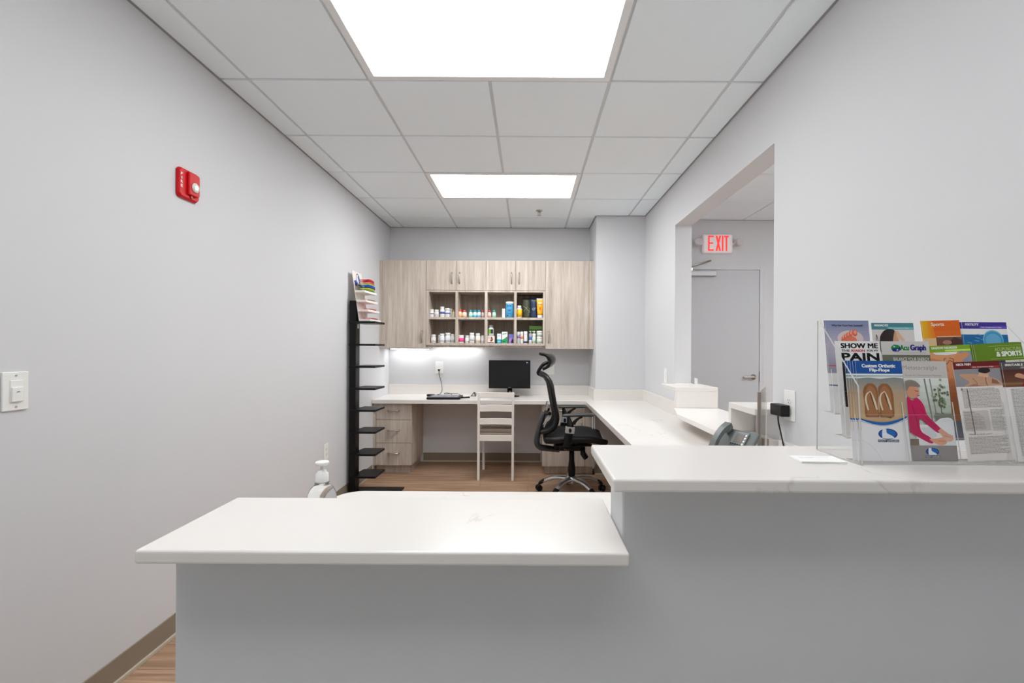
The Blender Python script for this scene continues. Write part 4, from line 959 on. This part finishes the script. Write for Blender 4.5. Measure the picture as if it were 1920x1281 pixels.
LW, LHh = .0955, .2035
class Leaf:
    """printed leaflet; local x 0..1 across, z 0..1 up; front faces -y"""
    def __init__(s, w=LW, h=LHh): s.w, s.h = w, h; s.mb = MB(); s.mats = [PAPER]; s.k = 0; s.mb.box(0, w, 0, .0006, 0, h, 0)
    def mi(s, c):
        k = ink(c)
        if k not in s.mats: s.mats.append(k)
        return s.mats.index(k)
    def lay(s): s.k += 1; return -.00004*s.k
    def poly(s, pts, c, smooth=None):
        if smooth is None: smooth = len(pts) >= 7
        if smooth:
            n = len(pts); q = []
            for i in range(n):
                p0, p1, p2, p3 = (Vector(pts[(i+k) % n]) for k in (-1, 0, 1, 2))
                edge = (p1.x in (0, 1) and p2.x == p1.x) or (p1.y == p2.y)
                for k in range(1 if edge else 5):
                    t = k/5; q.append(tuple(0.5*((2*p1)+(p2-p0)*t+(2*p0-5*p1+4*p2-p3)*t*t+(3*p1-p0-3*p2+p3)*t**3)))
            pts = q
        y = s.lay(); s.mb.add([(min(1, max(0, a))*s.w, y, min(1, max(0, b))*s.h) for a, b in pts], [list(range(len(pts)))], s.mi(c)); return s
    def rect(s, x0, z0, x1, z1, c): return s.poly([(x0, z0), (x1, z0), (x1, z1), (x0, z1)], c)
    def ell(s, cx, cz, rx, rz, c, n=24, rot=0):
        return s.poly(smooth=False, c=c, pts=[(cx+rx*math.cos(t)*math.cos(rot)-rz*math.sin(t)*math.sin(rot)*s.h/s.w, cz+rx*math.cos(t)*math.sin(rot)*s.w/s.h+rz*math.sin(t)*math.cos(rot)) for t in [2*math.pi*k/n for k in range(n)]])
    def line(s, pts, wd, c):
        y = s.lay(); P = [Vector((a*s.w, b*s.h)) for a, b in pts]; vs = []; ws = list(wd) if isinstance(wd, (list, tuple)) else [wd]*len(P)
        if 2 < len(P) < 9:
            NP, NW = [], []
            for i in range(len(P)-1):
                p0, p1, p2, p3 = P[max(0, i-1)], P[i], P[i+1], P[min(len(P)-1, i+2)]
                for k in range(5):
                    t = k/5; NP.append(0.5*((2*p1)+(p2-p0)*t+(2*p0-5*p1+4*p2-p3)*t*t+(3*p1-p0-3*p2+p3)*t**3)); NW.append(ws[i]*(1-t)+ws[i+1]*t)
            P, ws = NP+[P[-1]], NW+[ws[-1]]
        for i, p in enumerate(P):
            d = (P[min(i+1, len(P)-1)]-P[max(0, i-1)]).normalized(); n = Vector((-d.y, d.x))*ws[i]*s.w/2
            for q in (p+n, p-n): vs.append((min(s.w, max(0, q.x)), y, min(s.h, max(0, q.y))))
        s.mb.add(vs, [(2*i, 2*i+1, 2*i+3, 2*i+2) for i in range(len(P)-1)], s.mi(c)); return s
    def text(s, st, x0, z0, x1, z1, c, bold=0.0):
        y = s.lay(); v, f = text_geo(st, min(bold, 0)); H = (z1-z0)*s.h; e = max(0, bold-.004)
        for dx in ((-1, -.35, .35, 1) if e else (0,)):
            for dz in ((-1, 1) if e else (0,)):
                y -= .000006
                ex, ez = 3.2*e*H, 1.6*e*H
                s.mb.add([(x0*s.w+ex+((x1-x0)*s.w-2*ex)*a+dx*ex, y, z0*s.h+ez+(H-2*ez)*b+dz*ez) for a, b in v], f, s.mi(c))
        return s
    def vgrad(s, x0, z0, x1, z1, c0, c1, n=8):
        for k in range(n):
            t = (k+.5)/n; s.rect(x0, z0+(z1-z0)*k/n, x1, z0+(z1-z0)*(k+1)/n, tuple(int(c0[i]*(1-t)+c1[i]*t) for i in range(3)))
        return s
    def lines(s, x0, x1, z1, z0, dz, c=(168, 163, 161), ht=.0045, seed=1):
        rnd = random.Random(seed); z = z1
        y = s.lay(); m_ = s.mi(c)
        while z > z0:
            x = x0; xe = x1-(rnd.random()*.25*(x1-x0) if rnd.random() < .25 else rnd.random()*.02)
            while x < xe-.01:
                w = min(.03+rnd.random()*.07, xe-x); s.mb.add([(x*s.w, y, z*s.h), ((x+w)*s.w, y, z*s.h), ((x+w)*s.w, y, (z+ht)*s.h), (x*s.w, y, (z+ht)*s.h)], [(0, 1, 2, 3)], m_); x += w+.012
            z -= dz
        return s
    def place(s, label, tier, x, dy=0, dz=0, copies=(), clabel=None, group='leaflets in the holder', rz=0):
        y, z = TB[tier]
        o = s.mb.build('leaflet', s.mats); o.location = (HX0+x, y+dy, ZL+z+.0005+dz); o.rotation_euler = (-LEAN, rz, 0)
        tag(o, label, 'leaflet', group)
        for j, (dx, ddy, ddz) in enumerate(copies):
            c = o.copy(); COL.objects.link(c); c.location = (HX0+x+dx, y+dy+ddy, ZL+z+.0005+dz+ddz)
            tag(c, clabel, 'leaflet', group+', copies of '+label.split(',')[0])
        return o
N_, Wt = (30, 30, 30), (248, 246, 244)
SK = (206, 158, 128)
# 1 flip-flops
L = Leaf(.0965, .2055)
L.rect(0, .865, 1, 1, (28, 84, 160)); L.text('Custom Orthotic', .13, .932, .86, .968, Wt, .022); L.text('Flip-Flops', .29, .882, .73, .922, Wt, .022)
L.vgrad(0, .66, 1, .865, (196, 168, 140), (120, 138, 146), 10); L.rect(0, .85, 1, .868, (232, 238, 240)); L.rect(0, .832, 1, .85, (112, 150, 160))
L.poly([(0, .82), (.25, .828), (.5, .818), (.8, .83), (1, .822), (1, .842), (0, .838)], (228, 230, 228))
L.vgrad(0, .3, 1, .68, (214, 180, 132), (190, 160, 132), 10)
L.poly([(.55, .43), (.66, .42), (.72, .47), (.68, .5)], (84, 64, 54))
for cx, s in ((.27, -1), (.575, 1)):
    L.poly([(cx-.14, .43), (cx+.13, .43), (cx+.145+.02*s, .55), (cx+.16+.01*s, .66), (cx+.13, .73), (cx+.05, .768), (cx-.04, .768), (cx-.12, .735), (cx-.155+.01*s, .67), (cx-.145+.01*s, .55)], (148, 98, 62))
    L.poly([(cx-.10, .44), (cx+.10, .44), (cx+.12, .6), (cx+.10, .70), (cx, .745), (cx-.10, .70), (cx-.12, .6)], (168, 116, 76))
    L.line([(cx-.005, .675), (cx+.015, .62), (cx+.05, .56), (cx+.075, .53)], .04, (112, 72, 48))
    L.line([(cx-.01, .69), (cx-.09, .66), (cx-.125, .60), (cx-.085, .50)], [.012, .03, .042, .03], (226, 208, 182))
    L.line([(cx-.01, .69), (cx+.03, .645), (cx+.065, .58), (cx+.10, .505)], [.012, .03, .045, .035], (228, 210, 184))
cv = [(k/12, .425-.075*math.sin(math.pi*min(1, .08+k/12*.86))**1.0+.02*(k/12)) for k in range(13)]
L.poly([(0, 0), (1, 0)]+cv[::-1], (246, 244, 246), False); L.line([(a, b+.006) for a, b in cv], [.03+.035*math.sin(math.pi*k/12) for k in range(13)], (28, 104, 186)); L.line([(a, b-.014) for a, b in cv], .008, (110, 150, 200))
def logo(L, cx, cz, s):
    L.ell(cx, cz, .205*s, .053*s, (16, 66, 140)); L.ell(cx, cz+.004*s, .17*s, .040*s, (26, 110, 190))
    L.poly([(cx-.10*s, cz+.05*s), (cx-.03*s, cz+.05*s), (cx-.02*s, cz+.01*s), (cx+.08*s, cz-.016*s), (cx+.13*s, cz-.036*s), (cx+.09*s, cz-.044*s), (cx-.1*s, cz-.043*s), (cx-.125*s, cz-.02*s)], (244, 246, 250))
    L.rect(cx-.225*s, cz-.08*s, cx+.225*s, cz-.055*s, (24, 40, 84)); L.text('FOOT LEVELERS', cx-.21*s, cz-.077*s, cx+.21*s, cz-.059*s, (236, 240, 246), .01)
logo(L, .55, .265, 1.0)
L.line([(0, .205), (.12, .17), (.25, .11), (.35, .03), (.37, 0)], .005, (206, 206, 214))
L.place('flip-flop leaflet, front tier, blue header and sandals on sand', 0, .018, copies=[(-.0045*k, .0014*k, -.0) for k in range(1, 5)], clabel='spare flip-flop leaflets fanned out behind the front flip-flop leaflet')
# 2 metatarsalgia
L = Leaf(.0925, .2055)
L.rect(0, .825, 1, 1, (206, 200, 196)); L.text('Metatarsalgia', -.0, .9, .78, .955, (150, 142, 140), -.004); L.text('Guide for Chiropractic Patients', .04, .842, .86, .862, (150, 120, 124))
L.rect(0, .155, 1, .82, (226, 228, 224)); L.vgrad(.32, .42, 1, .82, (176, 186, 170), (232, 236, 230), 6)
L.line([(.46, .82), (.55, .4)], .035, (138, 136, 132)); L.line([(.58, .82), (.66, .42)], .03, (150, 148, 144))
rnd = random.Random(3)
L.line([(.78, .42), (.77, .56), (.75, .7)], .018, (90, 84, 66))
for k in range(46): L.ell(.77+rnd.gauss(0, .09), .62+rnd.gauss(0, .075), .03, .012, rnd.choice([(110, 124, 92), (132, 146, 112), (90, 106, 76), (156, 168, 140)]), 7, rnd.random()*3)
L.rect(.6, .40, 1, .47, (128, 132, 116)); L.poly([(.2, .155), (1, .155), (1, .4), (.75, .425), (.6, .39), (.4, .36), (.2, .34)], (240, 240, 242)); L.poly([(.25, .33), (.5, .34), (.6, .25), (.4, .2)], (222, 222, 228)); L.rect(0, .155, .18, .22, (132, 118, 104))
L.ell(.12, .755, .17, .052, (150, 140, 130)); L.ell(.15, .69, .145, .07, (214, 150, 122)); L.poly([(0, .77), (.2, .8), (.33, .75), (.28, .735), (.1, .74), (.04, .7), (0, .7)], (142, 130, 120)); L.line([(.2, .7), (.28, .69)], .015, (120, 70, 60)); L.line([(.24, .652), (.30, .65)], .015, (150, 70, 66))
L.poly([(0, .62), (.12, .6), (.24, .625), (.36, .56), (.42, .46), (.55, .39), (.7, .315), (.62, .28), (.42, .35), (.25, .42), (.25, .3), (.42, .24), (.5, .2), (.44, .175), (.2, .23), (.02, .28), (0, .3)], (204, 28, 92))
L.line([(.1, .55), (.18, .4), (.2, .32)], .02, (168, 18, 72)); L.line([(.3, .52), (.4, .42), (.6, .33)], .015, (170, 20, 74))
L.poly([(.62, .3), (.7, .325), (.85, .27), (.95, .25), (.9, .21), (.72, .24)], (226, 172, 146)); L.poly([(.42, .22), (.5, .185), (.66, .16), (.78, .175), (.8, .215), (.72, .235), (.6, .225)], (232, 170, 140)); L.ell(.85, .225, .1, .03, (236, 186, 160)); L.line([(.6, .2), (.76, .195)], .01, (190, 120, 96)); L.line([(.75, .25), (.9, .235)], .01, (190, 120, 96))
L.rect(0, 0, 1, .155, (158, 152, 150)); logo(L, .45, .095, .72); L.text('footlevelers.com', .24, .012, .66, .024, (120, 116, 116))
L.place('grey leaflet with man in magenta top holding his foot, front tier', 0, .018+.098)
# helper header of the acupuncture series
def series(L, title, hc, tw=.5, hz=.9, tcol=Wt):
    H = 1-hz
    L.rect(0, hz, 1, 1, hc); L.text(title, .07, hz+.48*H, .07+tw, hz+.80*H, tcol, .018)
    c2 = tuple(min(255, int(v*1.25+20)) for v in hc); L.poly([(.40, hz+.06*H), (1, hz+.06*H), (1, hz+.36*H), (.40, hz+.36*H), (.37, hz+.21*H)], c2); L.text('How Acupuncture Helps', .42, hz+.12*H, .88, hz+.32*H, Wt, .006)
# 3 neck pain
L = Leaf()
L.rect(0, 0, 1, 1, (240, 234, 230)); L.rect(0, .745, 1, .93, (152, 150, 156)); series(L, 'NECK PAIN', (112, 22, 22), .32, .925)
L.poly([(.22, .745), (.30, .79), (.13, .85), (.14, .875), (.38, .875), (.55, .865), (.58, .89), (.76, .89), (.76, .84), (.9, .815), (1, .77), (1, .745)], (206, 160, 130))
L.poly([(.22, .745), (.4, .77), (.52, .75), (.72, .745)], (176, 126, 98)); L.line([(.68, .745), (.66, .8), (.68, .84)], .02, (150, 104, 80)); L.line([(.38, .83), (.46, .78), (.44, .745)], .015, (160, 112, 88)); L.poly([(.78, .77), (.96, .76), (.9, .8), (.8, .82)], (150, 106, 84))
L.ell(.66, .905, .13, .03, (42, 32, 30)); L.poly([(.53, .89), (.79, .89), (.77, .925), (.55, .925)], (42, 32, 30)); L.poly([(.5, .85), (.72, .83), (.74, .865), (.55, .885)], (224, 180, 152)); L.rect(0, .926, 1, .928, (96, 16, 16))
L.lines(.10, .93, .72, .52, .0135, seed=3); L.text('A', .08, .705, .13, .735, (120, 110, 110)); L.rect(.05, .30, .60, .50, (212, 202, 196)); L.text('Quick facts', .07, .478, .3, .49, N_, .004); L.lines(.07, .50, .465, .31, .0135, (150, 140, 136), seed=8); L.lines(.64, .95, .50, .29, .0135, seed=5); L.text('What is neck pain?', .10, .255, .6, .272, (80, 74, 74), .004); L.lines(.08, .94, .235, .06, .0135, seed=11)
L.line([(.22, .72), (.24, .26)], .018, (120, 114, 112))
L.place('leaflet with dark red header and bare back, front tier', 0, .018+2*PW+.004, rz=-.045, copies=[(.003, .0014, 0), (.0055, .003, 0)], clabel='spare neck leaflets just behind the dark red front leaflet')
# 4 irritable bowel
L = Leaf()
L.rect(0, 0, 1, 1, (240, 236, 234)); L.vgrad(0, .745, 1, .93, (122, 84, 58), (86, 40, 34), 6); L.rect(0, .77, 1, .79, (150, 104, 64)); series(L, 'IRRITABLE BOWEL', (86, 80, 82), .72, .925)
L.poly([(.36, .745), (.42, .8), (.38, .86), (.55, .925), (1, .925), (1, .745)], (146, 22, 44)); L.poly([(.24, .86), (.34, .885), (.6, .84), (1, .84), (1, .8), (.6, .81), (.3, .84)], (214, 158, 124)); L.poly([(.55, .79), (.7, .81), (1, .8), (1, .775), (.62, .77)], (206, 150, 116)); L.poly([(.36, .745), (1, .745), (1, .765), (.5, .762)], (76, 98, 160))
L.lines(.10, .93, .72, .05, .0135, seed=23); L.line([(.40, .72), (.46, .3)], .018, (130, 124, 122)); L.line([(.14, .745), (.14, 0.02)], .004, (206, 200, 198))
L.place('leaflet with dark grey header and red shirt at the right edge, front tier', 0, .018+3*PW+.002, rz=-.045, copies=[(-.004, .0014, 0)], clabel='spare grey-headed leaflet behind the one at the right edge')
# middle tier
L = Leaf()
L.rect(0, 0, 1, 1, (240, 238, 238)); L.text('SHOW ME', .1, .922, .95, .977, (18, 16, 18), .026); L.text('THE', .11, .884, .3, .908, (26, 24, 26), .02); L.text('REASON', .335, .884, .64, .909, (216, 44, 40), .026); L.text('FOR MY', .69, .886, .95, .908, (26, 24, 26), .02)
L.text('PAIN', .1, .787, .96, .872, (14, 12, 14), .028); L.rect(.1, .3, .95, .778, (30, 28, 30))
L.place('white leaflet with heavy black SHOW ME lettering, middle tier', 1, .002, copies=[(-.002, .0014, 0)], clabel='spare white leaflet behind the black-lettered one')
L = Leaf(.104, .2035)
L.rect(0, 0, 1, 1, (214, 210, 208)); L.ell(.3, .925, .1, .038, (30, 140, 60))
L.poly([(.3+.1*math.cos(t), .925+.038*math.sin(t)) for t in [math.pi*k/12-1.2 for k in range(13)]], (34, 40, 130)); L.ell(.33, .943, .05, .019, (30, 140, 60)); L.ell(.27, .907, .05, .019, (34, 40, 130)); L.ell(.27, .943, .018, .007, (230, 232, 236)); L.ell(.33, .907, .018, .007, (230, 232, 236))
L.text('Acu', .385, .902, .575, .962, (30, 136, 60), .02); L.text('Graph', .60, .884, .93, .965, (44, 40, 130), .02); L.line([(.26, .876), (.92, .876)], .006, (150, 150, 160))
L.rect(0, .777, 1, .853, (112, 116, 96)); L.text('BALANCE YOUR ENERGY.', .23, .788, .98, .826, (240, 238, 232), .004); L.rect(0, 0, 1, .777, (196, 192, 190))
L.place('pale grey leaflet with green and blue round emblem, middle tier', 1, .100)
L = Leaf(.090, .2035)
L.rect(0, 0, 1, 1, (150, 160, 180)); series(L, 'DIGESTIVE DISORDERS', (138, 176, 42), .62, .928)
L.poly([(0, .928), (.72, .928), (.70, .88), (.58, .85), (.5, .72), (0, .72)], (228, 164, 118)); L.poly([(.08, .928), (.68, .928), (.64, .905), (.4, .895), (.15, .905)], (240, 240, 238)); L.poly([(.55, .74), (.45, .80), (.55, .86), (.72, .905), (.88, .92), (.95, .89), (.86, .86), (.68, .80)], (226, 158, 112)); L.poly([(0, .87), (.2, .85), (.36, .82), (.4, .72), (0, .72)], (216, 142, 96)); L.line([(.38, .865), (.32, .845), (.38, .80), (.45, .835), (.53, .82), (.55, .85), (.46, .862)], .014, (120, 64, 44)); L.rect(0, .2, 1, .72, (226, 160, 120))
L.place('leaflet with lime header and bare belly, middle tier', 1, .2135, dz=-.010, rz=-.05)
L = Leaf(.104, .2035)
L.rect(0, 0, 1, 1, (226, 222, 206)); L.rect(0, .815, 1, 1, (106, 142, 26)); L.text('ACUPUNCTURE', .42, .918, .97, .953, (214, 226, 160), -.004); L.text('& SPORTS', .44, .857, .97, .911, (248, 250, 240), .024); L.line([(.3, .972), (1, .972)], .006, (190, 206, 130)); L.line([(.3, .835), (1, .835)], .006, (190, 206, 130)); L.rect(.45, .5, .6, .815, (60, 56, 84)); L.rect(.9, .5, .91, .815, (120, 110, 100))
L.place('leaflet with wide moss green header, middle tier', 1, .314, dz=-.006, rz=-.06, copies=[(-.003*k, .0013*k, 0) for k in range(1, 4)], clabel='spare green leaflets fanned behind the moss green one')
# back tier
L = Leaf(.098, .2055)
L.vgrad(0, .74, 1, 1, (190, 184, 200), (132, 142, 176), 9); L.vgrad(0, .42, 1, .74, (160, 160, 180), (190, 184, 200), 6); L.text('Why Get Your Feet Scanned?', .14, .925, .86, .957, (44, 50, 96), .008)
L.ell(.55, .80, .3, .09, (224, 204, 200)); L.ell(.52, .76, .19, .075, (232, 128, 98))
for cx, cz, rx, rz in ((.66, .862, .058, .040), (.565, .854, .042, .034), (.495, .836, .036, .030), (.43, .818, .033, .026), (.375, .80, .03, .022)): L.ell(cx, cz, rx, rz, (230, 110, 84)); L.ell(cx+.008, cz+.008, rx*.6, rz*.55, (246, 164, 136))
L.line([(0, .5), (1, .495)], .02, (210, 60, 60)); L.rect(0, .0, 1, .28, (244, 244, 246)); L.line([(0, .29), (.3, .28), (1, .25)], .03, (80, 110, 160))
L.place('lilac leaflet with orange toes, back tier', 2, .002, copies=[(-.002, .0014, 0)], clabel='spare lilac leaflet behind the one with toes')
L = Leaf(.0955, .2035)
L.rect(0, 0, 1, 1, (226, 220, 218)); series(L, 'HEADACHES', (78, 140, 148), .33, .925)
L.poly([(.16, .70), (.17, .80), (.2, .86), (.3, .915), (.42, .932), (.54, .915), (.53, .85), (.46, .76), (.42, .6), (.25, .6)], (52, 40, 40)); L.poly([(.48, .80), (.54, .905), (.6, .88), (.58, .85), (.62, .80), (.5, .77), (.46, .78)], (214, 168, 130)); L.poly([(.56, .915), (.62, .91), (.76, .81), (.74, .785), (.6, .83)], (228, 190, 160)); L.line([(.08, .8), (.1, .87)], .015, (80, 66, 66)); L.line([(.14, .77), (.11, .86)], .015, (80, 66, 66)); L.rect(.36, .6, .46, .76, (70, 64, 72))
L.place('leaflet with teal header and dark-haired woman, back tier', 2, .106, dz=-.003)
L = Leaf(.085, .2055)
L.vgrad(0, .64, 1, 1, (236, 116, 26), (228, 102, 28), 3)
for k in range(7): L.poly([(0, .64), (.35-.05*k, .64), (.28-.04*k, 1), (0, 1)], (238-0*k, 132+9*k, 28))
L.text('Sports', .24, .93, .58, .978, (250, 240, 220), .012); L.poly([(.0, .0), (1, 0), (1, .825), (.36, .825), (.3, .805), (0, .805)], (228, 196, 150)); L.rect(.32, .3, 1, .815, (120, 80, 66)); L.poly([(.5, .7), (.8, .815), (1, .78), (1, .7)], (84, 56, 50)); L.ell(.6, .755, .12, .025, (176, 130, 110))
L.place('bright orange sports leaflet, back tier', 2, .2265, rz=-.03, copies=[(-.002, .0014, 0)], clabel='spare orange leaflet behind the front orange one')
L = Leaf(.1005, .2035)
L.vgrad(0, .4, 1, .86, (60, 150, 196), (24, 110, 170), 7); series(L, 'FERTILITY', (70, 54, 150), .3, .925)
L.ell(.66, .80, .23, .112, (136, 200, 226)); L.ell(.66, .795, .215, .104, (74, 160, 206)); L.ell(.66, .79, .17, .08, (108, 184, 220))
rnd = random.Random(5)
for k in range(9):
    x, z = .06+rnd.random()*.32, .68+rnd.random()*.2; L.line([(x, z), (x+.1, z-.01)], [.004, .014], (150, 214, 236))
L.place('blue leaflet with purple header and glowing sphere, back tier', 2, .311, copies=[(-.004, .0014, 0)], clabel='spare purple-headed leaflet behind the one with the sphere')

# business cards on the ledge
for k in range(4):
    m = MB().box(-.0445, .0445, -.0255, .0255, 0, .0008)
    mm = [PAPER]
    if k == 3:
        mm = [PAPER, ink((90, 90, 96)), ink((150, 190, 190))]
        v, f = text_geo('Chiropractic', .0)
        m.add([(-.034+p[0]*.03, .004+p[1]*.006, .00085) for p in v], f, 1); m.box(-.01, .03, .012, .0125, .00085, .0009, 2)
    o = m.build('business_card', mm, loc=(.602+(.0015 if k % 2 else 0), .949+(.001*k if k < 3 else 0), ZL+.0004+k*.0009)); o.rotation_euler = (0, 0, R(-4+1.5*(k % 2)))
    tag(o, 'top white business card with grey print on the ledge' if k == 3 else 'plain white business card under the printed one', 'card', 'stacked business cards')
